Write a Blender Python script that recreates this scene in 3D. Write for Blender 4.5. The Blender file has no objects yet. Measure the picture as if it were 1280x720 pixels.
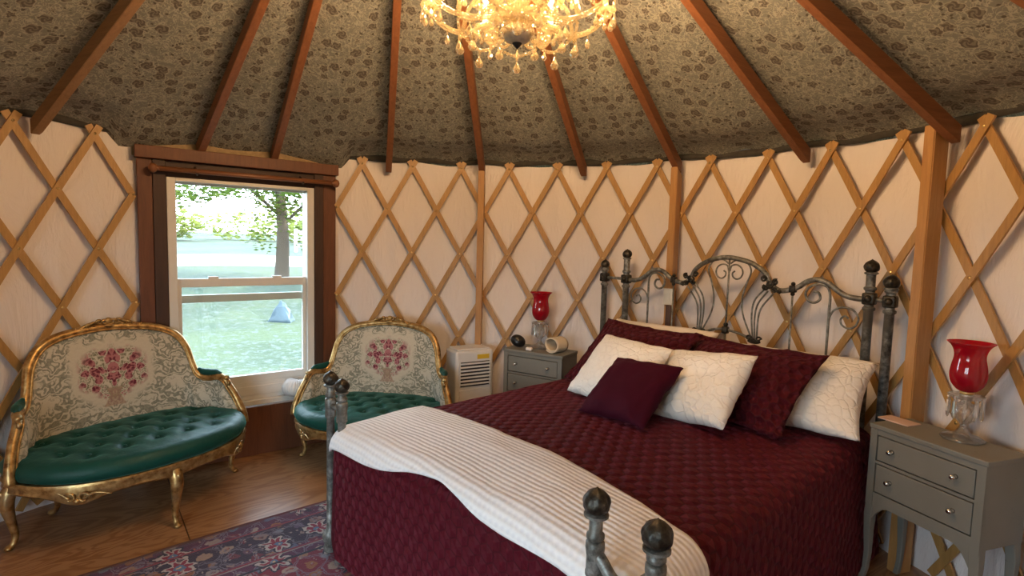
import bpy, bmesh, math, random
from math import sin, cos, pi, radians as rad, hypot, sqrt, atan2
from mathutils import Vector, Matrix, noise
random.seed(7)
SC = bpy.context.scene
COL = SC.collection

# ------------------------------------------------------------------ node helpers
class N:
    """tiny wrapper to write node trees"""
    def __init__(s, name):
        s.m = bpy.data.materials.new(name); s.m.use_nodes = True
        s.t = s.m.node_tree; s.t.nodes.clear()
        s.out = s.t.nodes.new('ShaderNodeOutputMaterial')
    def n(s, typ, **kw):
        nd = s.t.nodes.new(typ)
        for k, v in kw.items(): setattr(nd, k, v)
        return nd
    def put(s, sock, v):
        if hasattr(v, 'is_output') or isinstance(v, bpy.types.NodeSocket): s.t.links.new(v, sock)
        elif isinstance(v, tuple) and len(v) == 3 and sock.type == 'RGBA': sock.default_value = (*v, 1)
        else: sock.default_value = v
    def uv(s): return s.n('ShaderNodeTexCoord').outputs['UV']
    def ob(s): return s.n('ShaderNodeTexCoord').outputs['Object']
    def math(s, op, a, b=0.0, c=0.0):
        nd = s.n('ShaderNodeMath', operation=op)
        s.put(nd.inputs[0], a); s.put(nd.inputs[1], b)
        if len(nd.inputs) > 2: s.put(nd.inputs[2], c)
        return nd.outputs[0]
    def vm(s, op, a, b=(0, 0, 0)):
        nd = s.n('ShaderNodeVectorMath', operation=op)
        s.put(nd.inputs[0], a)
        if op == 'SCALE': s.put(nd.inputs['Scale'], b)
        else: s.put(nd.inputs[1], b)
        return nd.outputs['Value'] if op in ('DOT_PRODUCT', 'LENGTH', 'DISTANCE') else nd.outputs[0]
    def sep(s, v):
        nd = s.n('ShaderNodeSeparateXYZ'); s.put(nd.inputs[0], v); return nd.outputs
    def comb(s, x, y, z=0.0):
        nd = s.n('ShaderNodeCombineXYZ')
        for i, q in enumerate((x, y, z)): s.put(nd.inputs[i], q)
        return nd.outputs[0]
    def mapping(s, v, scale=(1, 1, 1), rot=(0, 0, 0), loc=(0, 0, 0)):
        nd = s.n('ShaderNodeMapping'); s.put(nd.inputs['Vector'], v)
        nd.inputs['Scale'].default_value = scale; nd.inputs['Rotation'].default_value = rot
        nd.inputs['Location'].default_value = loc
        return nd.outputs[0]
    def noise(s, v, scale, detail=3, rough=.55, dist=0.0, col=False):
        nd = s.n('ShaderNodeTexNoise'); s.put(nd.inputs['Vector'], v)
        nd.inputs['Scale'].default_value = scale; nd.inputs['Detail'].default_value = detail
        nd.inputs['Roughness'].default_value = rough; nd.inputs['Distortion'].default_value = dist
        return nd.outputs['Color' if col else 'Fac']
    def voro(s, v, scale, feature='F1', rnd=1.0, out='Distance'):
        nd = s.n('ShaderNodeTexVoronoi', feature=feature); s.put(nd.inputs['Vector'], v)
        nd.inputs['Scale'].default_value = scale; nd.inputs['Randomness'].default_value = rnd
        return nd.outputs[out]
    def step(s, v, a, b, lo=0.0, hi=1.0):
        nd = s.n('ShaderNodeMapRange', interpolation_type='SMOOTHSTEP'); s.put(nd.inputs['Value'], v)
        s.put(nd.inputs['From Min'], a); s.put(nd.inputs['From Max'], b)
        nd.inputs['To Min'].default_value = lo; nd.inputs['To Max'].default_value = hi
        return nd.outputs[0]
    def ramp(s, f, stops):
        nd = s.n('ShaderNodeValToRGB'); s.put(nd.inputs[0], f)
        el = nd.color_ramp.elements
        while len(el) < len(stops): el.new(.5)
        for e, (p, c) in zip(el, stops): e.position = p; e.color = (*c, 1)
        return nd.outputs[0]
    def mix(s, f, a, b, blend='MIX'):
        nd = s.n('ShaderNodeMix', data_type='RGBA', blend_type=blend)
        s.put(nd.inputs[0], f); s.put(nd.inputs[6], a); s.put(nd.inputs[7], b)
        return nd.outputs[2]
    def bump(s, h, strength=.5, dist=.01):
        nd = s.n('ShaderNodeBump'); s.put(nd.inputs['Height'], h)
        nd.inputs['Strength'].default_value = strength; nd.inputs['Distance'].default_value = dist
        return nd.outputs[0]
    def bsdf(s, col, rough=.5, metal=0.0, normal=None, **kw):
        p = s.n('ShaderNodeBsdfPrincipled')
        s.put(p.inputs['Base Color'], col); s.put(p.inputs['Roughness'], rough); s.put(p.inputs['Metallic'], metal)
        if normal is not None: s.put(p.inputs['Normal'], normal)
        for k, v in kw.items(): s.put(p.inputs[k.replace('_', ' ')], v)
        s.t.links.new(p.outputs[0], s.out.inputs[0])
        return p
    def hexd(s, v, cell):
        """hexagon cells: 0 in the centre .. .5 on the border"""
        k = s.vm('ADD', s.vm('SCALE', v, 1.0 / cell), (200.0, 346.4102, 0.0))
        k = s.vm('MULTIPLY', k, (1, 1, 0))
        r = (1.0, 1.7320508, 1.0); h = (.5, .8660254, 0.0)
        a = s.vm('SUBTRACT', s.vm('MODULO', k, r), h)
        b = s.vm('SUBTRACT', s.vm('MODULO', s.vm('SUBTRACT', k, h), r), h)
        a = s.vm('MULTIPLY', a, (1, 1, 0)); b = s.vm('MULTIPLY', b, (1, 1, 0))
        def hd(q):
            q = s.vm('ABSOLUTE', q)
            return s.math('MAXIMUM', s.sep(q)[0], s.vm('DOT_PRODUCT', q, (.5, .8660254, 0)))
        return s.math('MINIMUM', hd(a), hd(b))

def plain(name, col, rough=.5, metal=0.0, var=.15, vscale=12.0, bump=.0, bscale=80.0, **kw):
    k = N(name); o = k.ob()
    f = k.noise(o, vscale, 4)
    c = k.mix(f, tuple(x * (1 - var) for x in col), tuple(min(1, x * (1 + var)) for x in col))
    nm = k.bump(k.noise(o, bscale, 3), bump, .004) if bump else None
    k.bsdf(c, rough, metal, nm, **kw)
    return k.m

def wood(name, dark, light, scale=6.0, rough=.5, axis=2, knots=False):
    k = N(name); o = k.ob()
    st = [9, 9, 9]; st[axis] = .8
    v = k.mapping(o, tuple(st))
    f = k.noise(v, scale, 5, .6, .8)
    g = k.noise(v, scale * 6, 3, .6)
    f = k.math('ADD', k.math('MULTIPLY', f, .75), k.math('MULTIPLY', g, .25))
    c = k.ramp(f, [(.3, dark), (.7, light)])
    k.bsdf(c, rough, 0.0, k.bump(g, .15, .002))
    return k.m

M = {}
M['lattice'] = wood('lattice_wood', (.34, .18, .055), (.50, .285, .095), 5, .45)
M['post'] = wood('post_wood', (.36, .17, .055), (.52, .28, .095), 5, .5)
M['rafter'] = wood('rafter_wood', (.17, .06, .022), (.27, .105, .04), 5, .55, 0)
M['rafter_pale'] = wood('rafter_pale_wood', (.22, .115, .05), (.33, .18, .08), 5, .55, 0)
M['brown'] = wood('brown_trim_wood', (.095, .028, .010), (.16, .055, .020), 5, .55)
M['darkbrown'] = wood('dark_trim_wood', (.035, .014, .008), (.06, .024, .012), 5, .6)
M['rod'] = wood('rod_wood', (.16, .06, .025), (.25, .10, .04), 5, .4, 0)
M['white'] = plain('white_vinyl', (.72, .70, .66), .4, var=.04)
M['acwhite'] = plain('white_plastic', (.74, .73, .72), .35, var=.03)
M['acdark'] = plain('vent_dark', (.03, .03, .035), .6)
M['yellow'] = plain('yellow_sticker', (.75, .50, .04), .5, var=.05)
M['cream'] = plain('cream_cloth', (.70, .58, .42), .85, var=.08, bump=.3, bscale=200)
M['black'] = plain('black_plastic', (.008, .008, .009), .35)
M['brass'] = plain('brass', (.80, .58, .26), .3, 1.0)
M['chrome'] = plain('chrome', (.7, .7, .68), .2, 1.0, var=.05)
M['paper'] = plain('pale_card', (.62, .44, .36), .7)
M['switchw'] = plain('switch_white', (.66, .64, .58), .45, var=.04)
M['insul'] = plain('insulation_felt', (.36, .26, .15), .95, var=.5, vscale=40, bump=.6)
M['bark'] = plain('bark', (.06, .042, .028), .9, var=.4, bump=.8, bscale=15)
M['fencew'] = plain('white_paint', (.75, .75, .72), .6)
M['candle'] = plain('candle_tube', (.85, .70, .42), .5)
M['silver'] = plain('tarnished_silver', (.62, .56, .46), .4, .55, var=.4, vscale=60, bump=.7, bscale=70)
M['bag'] = plain('pale_tarp', (.030, .050, .060), .5)
M['rimshade'] = plain('wall_seam_shade', (.05, .045, .038), .95, var=.5, vscale=30)  # shade colour of the wall and ceiling seam
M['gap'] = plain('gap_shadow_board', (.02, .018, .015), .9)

def gold():
    k = N('gilt_wood'); o = k.ob()
    f = k.noise(o, 28, 4, .6); g = k.noise(o, 8, 3)
    c = k.ramp(f, [(.30, (.13, .062, .022)), (.46, (.38, .22, .075)), (.72, (.66, .46, .20))])
    c = k.mix(k.step(g, .5, .75), c, (.45, .33, .17))
    k.bsdf(c, .36, .75, k.bump(f, .5, .004)); return k.m
M['gold'] = gold()

def iron():
    k = N('antiqued_iron'); o = k.ob()
    f = k.noise(o, 30, 5, .65); g = k.noise(o, 7, 3)
    c = k.ramp(f, [(.33, (.035, .033, .029)), (.48, (.15, .148, .135)), (.68, (.36, .36, .34))])
    c = k.mix(k.step(g, .45, .7), c, (.125, .115, .095))
    k.bsdf(c, .45, .35, k.bump(f, .35, .003)); return k.m
M['iron'] = iron()
def finmat():
    k = N('dark_carved_iron'); o = k.ob()
    f = k.noise(o, 45, 4, .6)
    c = k.ramp(f, [(.38, (.012, .010, .008)), (.62, (.06, .05, .036)), (.8, (.22, .19, .14))])
    k.bsdf(c, .38, .5, k.bump(f, .7, .004)); return k.m
M['finial'] = finmat()

def velvet_green():
    k = N('green_velvet'); o = k.ob()
    f = k.noise(o, 9, 4)
    c = k.mix(f, (.002, .040, .031), (.004, .070, .053))
    k.bsdf(c, .5, 0, k.bump(k.noise(o, 25, 3), .3, .012), Specular_IOR_Level=.3, Sheen_Weight=.35, Sheen_Roughness=.3, Sheen_Tint=(.2, .75, .6)); return k.m
M['velvet'] = velvet_green()

def quilt(name, c0, c1, cell, sheen=.28):
    k = N(name); u = k.uv()
    d = k.hexd(k.vm('ADD', u, k.vm('SCALE', k.vm('SUBTRACT', k.noise(u, 14, 2, col=True), (.5, .5, .5)), .014)), cell)
    h = k.step(d, .05, .5, 1.0, 0.0)
    w = k.noise(k.ob(), 5, 3)
    c = k.mix(w, c0, c1)
    c = k.mix(k.step(d, .42, .5), c, tuple(x * .6 for x in c0))
    hh = k.math('ADD', h, k.math('MULTIPLY', k.noise(k.ob(), 14, 3), .5))
    k.bsdf(c, .7, 0, k.bump(hh, 1.0, .020), Sheen_Weight=sheen, Sheen_Roughness=.4, Sheen_Tint=(.9, .16, .24), Specular_IOR_Level=.2); return k.m
M['quilt'] = quilt('burgundy_quilting', (.066, .0014, .0070), (.092, .0026, .0105), .062, .13)
M['sham'] = quilt('burgundy_sham_quilting', (.056, .0015, .006), (.078, .003, .009), .055, .10)
M['satin'] = plain('burgundy_velvet', (.040, .0012, .009), .8, var=.2, bump=.1, bscale=60, Specular_IOR_Level=.12, Sheen_Weight=.04, Sheen_Roughness=.4, Sheen_Tint=(.8, .25, .4))

def matelasse():
    k = N('white_matelasse'); u = k.uv()
    q = k.vm('ADD', u, k.vm('SCALE', k.noise(u, 14, 2, col=True), .05))
    d = k.voro(q, 22, 'DISTANCE_TO_EDGE')
    h = k.step(d, .0, .16)
    h = k.math('ADD', h, k.math('MULTIPLY', k.noise(u, 60, 2), .5))
    k.bsdf((.86, .82, .76), .8, 0, k.bump(h, .55, .006)); return k.m
M['matelasse'] = matelasse()
M['pillowcase'] = plain('white_cotton', (.82, .75, .68), .85, var=.05, bump=.25, bscale=25)

def waffle():
    k = N('white_waffle_weave'); u = k.uv()
    x, y, _ = k.sep(u)
    q = k.noise(u, 6, 2)
    yy = k.math('ADD', k.math('MULTIPLY', y, 2 * pi / .022), k.math('MULTIPLY', q, 3.0))
    xx = k.math('MULTIPLY', x, 2 * pi / .026)
    a = k.math('SINE', yy); b = k.math('SINE', k.math('ADD', xx, k.math('MULTIPLY', q, 5.0)))
    h = k.math('ADD', k.math('MULTIPLY', a, .6), k.math('MULTIPLY', b, .4))
    c = k.mix(k.step(h, -1, .2), (.77, .75, .77), (.84, .82, .82))
    k.bsdf(c, .85, 0, k.bump(h, .45, .005), Sheen_Weight=.2); return k.m
M['waffle'] = waffle()

def cloth_wall():
    k = N('white_cotton_liner'); u = k.uv()
    v = k.mapping(u, (3.2, .8, 1))
    f = k.noise(v, 2.2, 5, .6, .6)
    g = k.noise(k.mapping(u, (1, 1, 1)), 1.3, 3)
    c = k.mix(g, (.77, .70, .69), (.83, .785, .77))
    k.bsdf(c, .9, 0, k.bump(f, .5, .05)); return k.m
M['cloth'] = cloth_wall()

def floral():
    k = N('floral_roof_fabric'); u = k.uv()
    w = k.noise(u, 18, 3, .6, col=True)
    q = k.vm('ADD', u, k.vm('SCALE', k.vm('SUBTRACT', w, (.5, .5, .5)), .035))
    d = k.voro(q, 12.0, 'F1', .5)
    loc = k.voro(q, 12.0, 'F1', .5, 'Position')
    rel = k.vm('SUBTRACT', q, loc)
    rx, ry, _ = k.sep(rel)
    ang = k.math('ARCTAN2', ry, rx)
    rl = k.vm('LENGTH', k.vm('MULTIPLY', rel, (1, 1, 0)))
    sp = k.math('SINE', k.math('ADD', k.math('MULTIPLY', ang, 3.0), k.math('MULTIPLY', rl, 300.0)))
    petal = k.math('ADD', k.math('MULTIPLY', k.math('SINE', k.math('MULTIPLY', ang, 5.0)), .035), .38)
    rose = k.step(d, k.math('SUBTRACT', petal, .05), petal, 1.0, 0.0)
    e1 = k.math('ABSOLUTE', k.math('SUBTRACT', k.noise(u, 22, 2, .5, 1.2), .5)); e2 = k.math('ABSOLUTE', k.math('SUBTRACT', k.noise(k.vm('ADD', u, (7, 3, 0)), 34, 1, .5, .8), .5))
    vine = k.math('MAXIMUM', k.step(e1, .012, .03, 1.0, 0.0), k.step(e2, .012, .035, 1.0, 0.0))
    leaf = k.step(k.voro(q, 34, 'F1', 1.0), .20, .30, 1.0, 0.0)
    leafm = k.math('MULTIPLY', leaf, k.step(k.noise(u, 13, 2), .46, .52))
    base = k.mix(k.noise(u, 70, 2), (.150, .152, .134), (.205, .206, .184))
    c = k.mix(k.math('MULTIPLY', vine, .8), base, (.36, .35, .29))
    c = k.mix(leafm, c, (.075, .065, .052))
    rc = k.mix(k.step(sp, -.3, .6), (.085, .074, .062), (.165, .150, .125))
    c = k.mix(k.step(d, k.math('SUBTRACT', petal, .02), k.math('ADD', petal, .045), 1.0, 0.0), c, (.33, .32, .27))
    c = k.mix(rose, c, rc)
    k.bsdf(c, .9, 0, k.bump(k.noise(u, 5, 3), .25, .03)); return k.m
M['floral'] = floral()

def tapestry():
    k = N('floral_tapestry'); u = k.uv()
    x, y, _ = k.sep(u)
    ax = k.math('ABSOLUTE', x)
    v = k.comb(ax, y, 0)
    w = k.noise(v, 16, 3, .6, col=True)
    q = k.vm('ADD', v, k.vm('SCALE', k.vm('SUBTRACT', w, (.5, .5, .5)), .05))
    fine = k.noise(v, 75, 3, .7)
    # grey green leaf scrolls, feathery: voronoi veins times ring bands
    lf = k.voro(q, 17, 'SMOOTH_F1', 1.0)
    vein = k.math('SINE', k.math('ADD', k.math('MULTIPLY', k.noise(q, 9, 2), 60.0), k.math('MULTIPLY', y, 120.0)))
    leaf = k.math('MULTIPLY', k.step(k.noise(q, 9, 4, .6), .42, .49), k.step(vein, -.75, .1))
    dx = k.math('MULTIPLY', x, 1.0); dy = k.math('SUBTRACT', y, .73)
    r = k.math('ADD', k.vm('LENGTH', k.comb(k.math('MULTIPLY', dx, .88), dy, 0)), k.math('MULTIPLY', k.math('SUBTRACT', k.noise(v, 9, 2), .5), .10))
    out = k.step(r, .175, .22)
    leaf = k.math('MULTIPLY', leaf, out)
    base = k.mix(fine, (.48, .43, .33), (.62, .57, .46))
    c = k.mix(k.step(fine, .4, .6), (.135, .14, .105), (.25, .245, .185))
    c = k.mix(k.math('MULTIPLY', leaf, .85), base, c)
    # dark rim of foliage hugging the frame
    # maroon bouquet in the middle
    bq = k.voro(k.vm('ADD', q, (0.02, 0.03, 0)), 21, 'F1', .8)
    pet = k.voro(q, 60, 'F1', 1.0)
    inr = k.step(r, .135, .17, 1.0, 0.0)
    fl = k.math('MULTIPLY', k.step(bq, .47, .56, 1.0, 0.0), inr)
    ros = k.mix(k.step(pet, .3, .65), (.13, .012, .028), (.40, .15, .16))
    c = k.mix(fl, c, ros)
    gr = k.math('MULTIPLY', k.math('MULTIPLY', k.step(bq, .54, .60), k.step(bq, .80, .70)), inr)
    c = k.mix(k.math('MULTIPLY', gr, k.step(fine, .42, .55)), c, (.17, .16, .10))
    # urn below the bouquet
    ur = k.math('MULTIPLY', k.step(ax, k.math('ADD', .02, k.math('MULTIPLY', k.math('ABSOLUTE', k.math('SUBTRACT', y, .60)), .5)), k.math('ADD', .03, k.math('MULTIPLY', k.math('ABSOLUTE', k.math('SUBTRACT', y, .60)), .5)), 1.0, 0.0), k.math('MULTIPLY', k.step(y, .53, .54), k.step(y, .63, .65, 1.0, 0.0)))
    c = k.mix(k.math('MULTIPLY', ur, .75), c, k.mix(k.step(fine, .4, .6), (.24, .10, .08), (.42, .30, .20)))
    k.bsdf(c, .85, 0, k.bump(fine, .3, .004)); return k.m
M['tapestry'] = tapestry()

def rug():
    k = N('persian_rug_wool'); u = k.uv()          # uv in metres from the rug's corner
    x, y, _ = k.sep(u)
    e1 = k.math('MINIMUM', x, y)
    e2 = k.math('MINIMUM', k.math('SUBTRACT', 3.1, x), k.math('SUBTRACT', 3.3, y))
    e = k.math('MINIMUM', e1, e2)
    w = k.noise(u, 10, 3, .6, col=True)
    q = k.vm('ADD', u, k.vm('SCALE', k.vm('SUBTRACT', w, (.5, .5, .5)), .09))
    field = (.115, .006, .022); navy = (.018, .015, .050); purple = (.055, .022, .060)
    c = k.mix(k.noise(u, 60, 2), (.13, .004, .018), (.20, .008, .028))
    inb = k.step(e, .475, .48, 1.0, 0.0)
    c = k.mix(inb, c, k.mix(k.noise(u, 40, 3), (.045, .008, .036), (.105, .016, .058)))
    mid = k.math('MULTIPLY', k.step(e, .14, .145), k.step(e, .365, .37, 1.0, 0.0))
    c = k.mix(mid, c, k.mix(k.noise(u, 50, 2), (.016, .010, .030), (.035, .014, .04)))
    # small repeating rosettes
    d1 = k.voro(q, 11, 'F1', .35); col1 = k.voro(q, 11, 'F1', .35, 'Color')
    cx = k.sep(col1)[0]
    motif = k.ramp(cx, [(.0, (.30, .24, .20)), (.25, (.14, .012, .03)), (.45, (.07, .13, .22)), (.65, (.36, .28, .22)), (.85, (.26, .10, .03))])
    ring = k.math('MULTIPLY', k.step(d1, .10, .16), k.step(d1, .30, .36, 1.0, 0.0))
    c = k.mix(k.math('MULTIPLY', ring, .85), c, motif)
    core = k.step(d1, .07, .12, 1.0, 0.0)
    c = k.mix(core, c, (.30, .09, .05))
    # arabesque vines
    v2 = k.voro(q, 8, 'DISTANCE_TO_EDGE', .8)
    vn = k.math('MULTIPLY', k.step(v2, .012, .03), k.step(v2, .05, .075, 1.0, 0.0))
    c = k.mix(k.math('MULTIPLY', vn, .7), c, (.17, .15, .19))
    d5 = k.voro(q, 4.6, 'F1', .5); a5 = k.vm('SUBTRACT', q, k.voro(q, 4.6, 'F1', .5, 'Position'))
    ax5, ay5, _ = k.sep(a5); an5 = k.math('ARCTAN2', ay5, ax5)
    pet5 = k.math('ADD', .36, k.math('MULTIPLY', k.math('SINE', k.math('MULTIPLY', an5, 7.0)), .07))
    c = k.mix(k.step(d5, k.math('SUBTRACT', pet5, .02), pet5, 1.0, 0.0), c, (.020, .014, .035))
    c = k.mix(k.math('MULTIPLY', k.step(d5, k.math('SUBTRACT', pet5, .07), k.math('SUBTRACT', pet5, .06), 1.0, 0.0), .9), c, (.42, .36, .33))
    c = k.mix(k.step(d5, k.math('SUBTRACT', pet5, .15), k.math('SUBTRACT', pet5, .14), 1.0, 0.0), c, (.20, .010, .035))
    c = k.mix(k.step(d5, .12, .13, 1.0, 0.0), c, (.07, .14, .24))
    c = k.mix(k.step(d5, .06, .07, 1.0, 0.0), c, (.48, .34, .20))
    d3 = k.voro(q, 30, 'F1', 1.0); c3 = k.sep(k.voro(q, 30, 'F1', 1.0, 'Color'))[1]
    sm = k.math('MULTIPLY', k.step(d3, .18, .28, 1.0, 0.0), k.step(c3, .5, .55))
    c = k.mix(k.math('MULTIPLY', sm, .8), c, k.mix(c3, (.22, .03, .05), (.30, .25, .22)))
    for a, wd, cc in ((.115, .012, (.20, .02, .04)), (.385, .012, (.20, .02, .04)), (.46, .016, (.014, .012, .03)), (.13, .008, (.014, .012, .03)), (.40, .008, (.25, .20, .17))):
        st = k.math('MULTIPLY', k.step(e, a, a + .002), k.step(e, a + wd, a + wd + .002, 1.0, 0.0))
        c = k.mix(st, c, cc)
    c = k.mix(k.step(e, .018, .022, 1.0, 0.0), c, (.12, .006, .022))
    k.bsdf(c, .95, 0, k.bump(k.noise(u, 160, 2), .5, .006), Sheen_Weight=.15); return k.m
M['rug'] = rug()

def plywood():
    k = N('plywood_floor'); o = k.ob()
    v = k.mapping(o, (1, 1, 1), (0, 0, rad(-38)))
    w = k.noise(k.mapping(v, (.5, 2.2, 1)), 1.6, 3, .5, 1.2)
    gr = k.math('SINE', k.math('MULTIPLY', w, 85.0))
    g2 = k.noise(k.mapping(v, (2, 40, 1)), 3, 3)
    c = k.mix(k.step(gr, -.6, 1.0), (.46, .25, .115), (.31, .140, .055))
    c = k.mix(k.math('MULTIPLY', g2, .5), c, (.22, .09, .03))
    x, y, _ = k.sep(v)
    sx = k.math('ABSOLUTE', k.math('SUBTRACT', k.math('FRACT', k.math('DIVIDE', k.math('ADD', x, 20.34), 1.22)), .5))
    c = k.mix(k.step(sx, .4965, .499), c, (.06, .025, .01))
    k.bsdf(c, .38, 0, k.bump(g2, .08, .002)); return k.m
M['floor'] = plywood()

def greypaint():
    k = N('grey_chalk_paint'); o = k.ob()
    f = k.noise(o, 6, 4, .6); g = k.noise(o, 45, 4, .7)
    c = k.mix(f, (.170, .163, .140), (.215, .208, .182))
    c = k.mix(k.step(g, .66, .74), c, (.085, .07, .05))
    k.bsdf(c, .6, 0, k.bump(g, .15, .002)); return k.m
M['grey'] = greypaint()

def thin_glass(name, tint, gloss=.09, rough=.02, base=None, bmix=0.0):
    k = N(name)
    t = k.n('ShaderNodeBsdfTransparent'); t.inputs[0].default_value = (*tint, 1)
    g = k.n('ShaderNodeBsdfGlossy'); g.inputs['Roughness'].default_value = rough
    g.inputs[0].default_value = (1, 1, 1, 1)
    lw = k.n('ShaderNodeLayerWeight'); lw.inputs[0].default_value = .35
    f = k.math('MINIMUM', k.math('ADD', k.math('MULTIPLY', lw.outputs['Fresnel'], .6), gloss), .85)
    mx = k.n('ShaderNodeMixShader'); k.put(mx.inputs[0], f)
    k.t.links.new(t.outputs[0], mx.inputs[1]); k.t.links.new(g.outputs[0], mx.inputs[2])
    last = mx.outputs[0]
    if base:
        d = k.n('ShaderNodeBsdfDiffuse'); d.inputs[0].default_value = (*base, 1)
        tr = k.n('ShaderNodeBsdfTranslucent'); tr.inputs[0].default_value = (*base, 1)
        m2 = k.n('ShaderNodeMixShader'); m2.inputs[0].default_value = .5
        k.t.links.new(d.outputs[0], m2.inputs[1]); k.t.links.new(tr.outputs[0], m2.inputs[2])
        m3 = k.n('ShaderNodeMixShader'); m3.inputs[0].default_value = bmix
        k.t.links.new(last, m3.inputs[1]); k.t.links.new(m2.outputs[0], m3.inputs[2])
        last = m3.outputs[0]
    k.t.links.new(last, k.out.inputs[0]); return k.m
M['pane'] = thin_glass('window_glass', (.93, .97, .96), .01)
M['crystal'] = thin_glass('cut_crystal', (.94, .94, .93), .20, .05, (.85, .84, .82), .18)
M['amber'] = thin_glass('chandelier_crystal', (.95, .90, .78), .18, .08, (.85, .72, .45), .28)
M['ruby'] = thin_glass('ruby_glass', (.72, .015, .045), .06, .05, (.80, .02, .06), .42)

def emit(name, col, s):
    k = N(name); e = k.n('ShaderNodeEmission'); e.inputs[0].default_value = (*col, 1); e.inputs[1].default_value = s
    k.t.links.new(e.outputs[0], k.out.inputs[0]); return k.m
BULB = 350.0
M['bulb'] = emit('warm_bulb', (1.0, .62, .30), BULB)

def lawn():
    k = N('grass_lawn'); o = k.ob()
    f = k.noise(o, .35, 4); g = k.noise(k.mapping(o, (1, 1, 1)), 9, 4, .75)
    c = k.mix(g, (.007, .017, .006), (.020, .036, .012))
    c = k.mix(k.step(f, .42, .62), c, (.032, .046, .015))
    c = k.mix(k.step(k.noise(o, 7, 3, .8), .52, .60), c, (.050, .062, .052))
    k.bsdf(c, .95, 0, k.bump(g, .8, .05)); return k.m
M['lawn'] = lawn()
M['drive'] = plain('pale_gravel', (.34, .31, .23), .95, var=.2, vscale=3)
def leafm(name, a, b):
    k = N(name); o = k.ob(); f = k.noise(o, 3.0, 3)
    c = k.mix(f, a, b)
    d = k.n('ShaderNodeBsdfDiffuse'); k.put(d.inputs[0], c)
    t = k.n('ShaderNodeBsdfTranslucent'); k.put(t.inputs[0], c)
    m = k.n('ShaderNodeMixShader'); m.inputs[0].default_value = .5
    k.t.links.new(d.outputs[0], m.inputs[1]); k.t.links.new(t.outputs[0], m.inputs[2])
    k.t.links.new(m.outputs[0], k.out.inputs[0]); return k.m
M['leaf'] = leafm('tree_leaves', (.035, .062, .012), (.11, .15, .03))
M['leaf2'] = leafm('far_leaves', (.12, .17, .04), (.28, .28, .08))

# ------------------------------------------------------------------ mesh helpers
def link(name, me, mat=None, parent=None, smooth=True):
    o = bpy.data.objects.new(name, me)
    COL.objects.link(o)
    if mat is not None: me.materials.append(M[mat] if isinstance(mat, str) else mat)
    if smooth:
        for p in me.polygons: p.use_smooth = True
    if parent is not None: o.parent = parent
    return o
def from_bm(name, bm, mat=None, parent=None, smooth=True, angle=None):
    me = bpy.data.meshes.new(name); bmesh.ops.recalc_face_normals(bm, faces=bm.faces[:])
    bm.to_mesh(me); bm.free()
    o = link(name, me, mat, parent, smooth)
    if smooth and angle: 
        try: me.set_sharp_from_angle(angle=rad(angle))
        except Exception: pass
    return o
def box(bm, x0, x1, y0, y1, z0, z1, bev=0.0, mat4=None):
    r = bmesh.ops.create_cube(bm, size=1.0)
    vs = r['verts']
    for v in vs:
        v.co = Vector(((x0 + x1) / 2 + v.co.x * (x1 - x0), (y0 + y1) / 2 + v.co.y * (y1 - y0), (z0 + z1) / 2 + v.co.z * (z1 - z0)))
    if bev:
        es = list({e for v in vs for e in v.link_edges})
        r2 = bmesh.ops.bevel(bm, geom=es, offset=bev, segments=2, affect='EDGES', profile=.5)
        vs = list({v for f in r2['faces'] for v in f.verts} | {v for v in vs if v.is_valid})
    if mat4 is not None: bmesh.ops.transform(bm, matrix=mat4, verts=vs)
    return vs
def lathe(bm, prof, segs=24, mod=None, at=(0, 0, 0)):
    rings = []
    for i, (r, z) in enumerate(prof):
        ring = []
        for k in range(segs):
            a = 2 * pi * k / segs
            rr = r * (mod(a, i / (len(prof) - 1)) if mod else 1)
            ring.append(bm.verts.new((at[0] + rr * cos(a), at[1] + rr * sin(a), at[2] + z)))
        rings.append(ring)
    for A, Bq in zip(rings, rings[1:]):
        for k in range(segs):
            bm.faces.new((A[k], A[(k + 1) % segs], Bq[(k + 1) % segs], Bq[k]))
    for ring in (rings[0], rings[-1]):
        if (ring[0].co - ring[segs // 2].co).length > 1e-4:
            try: bm.faces.new(ring)
            except Exception: pass
def spline(pts, n=8, closed=False):
    P = [Vector(p) for p in pts]; out = []; m = len(P)
    rng = range(m) if closed else range(m - 1)
    for i in rng:
        p0 = P[(i - 1) % m] if (closed or i > 0) else P[0] * 2 - P[1]
        p1 = P[i]; p2 = P[(i + 1) % m]
        p3 = P[(i + 2) % m] if (closed or i + 2 < m) else P[-1] * 2 - P[-2]
        for j in range(n):
            t = j / n
            out.append(.5 * ((2 * p1) + (p2 - p0) * t + (2 * p0 - 5 * p1 + 4 * p2 - p3) * t * t + (3 * p1 - p0 - 3 * p2 + p3) * t ** 3))
    if not closed: out.append(P[-1].copy())
    return out
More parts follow.
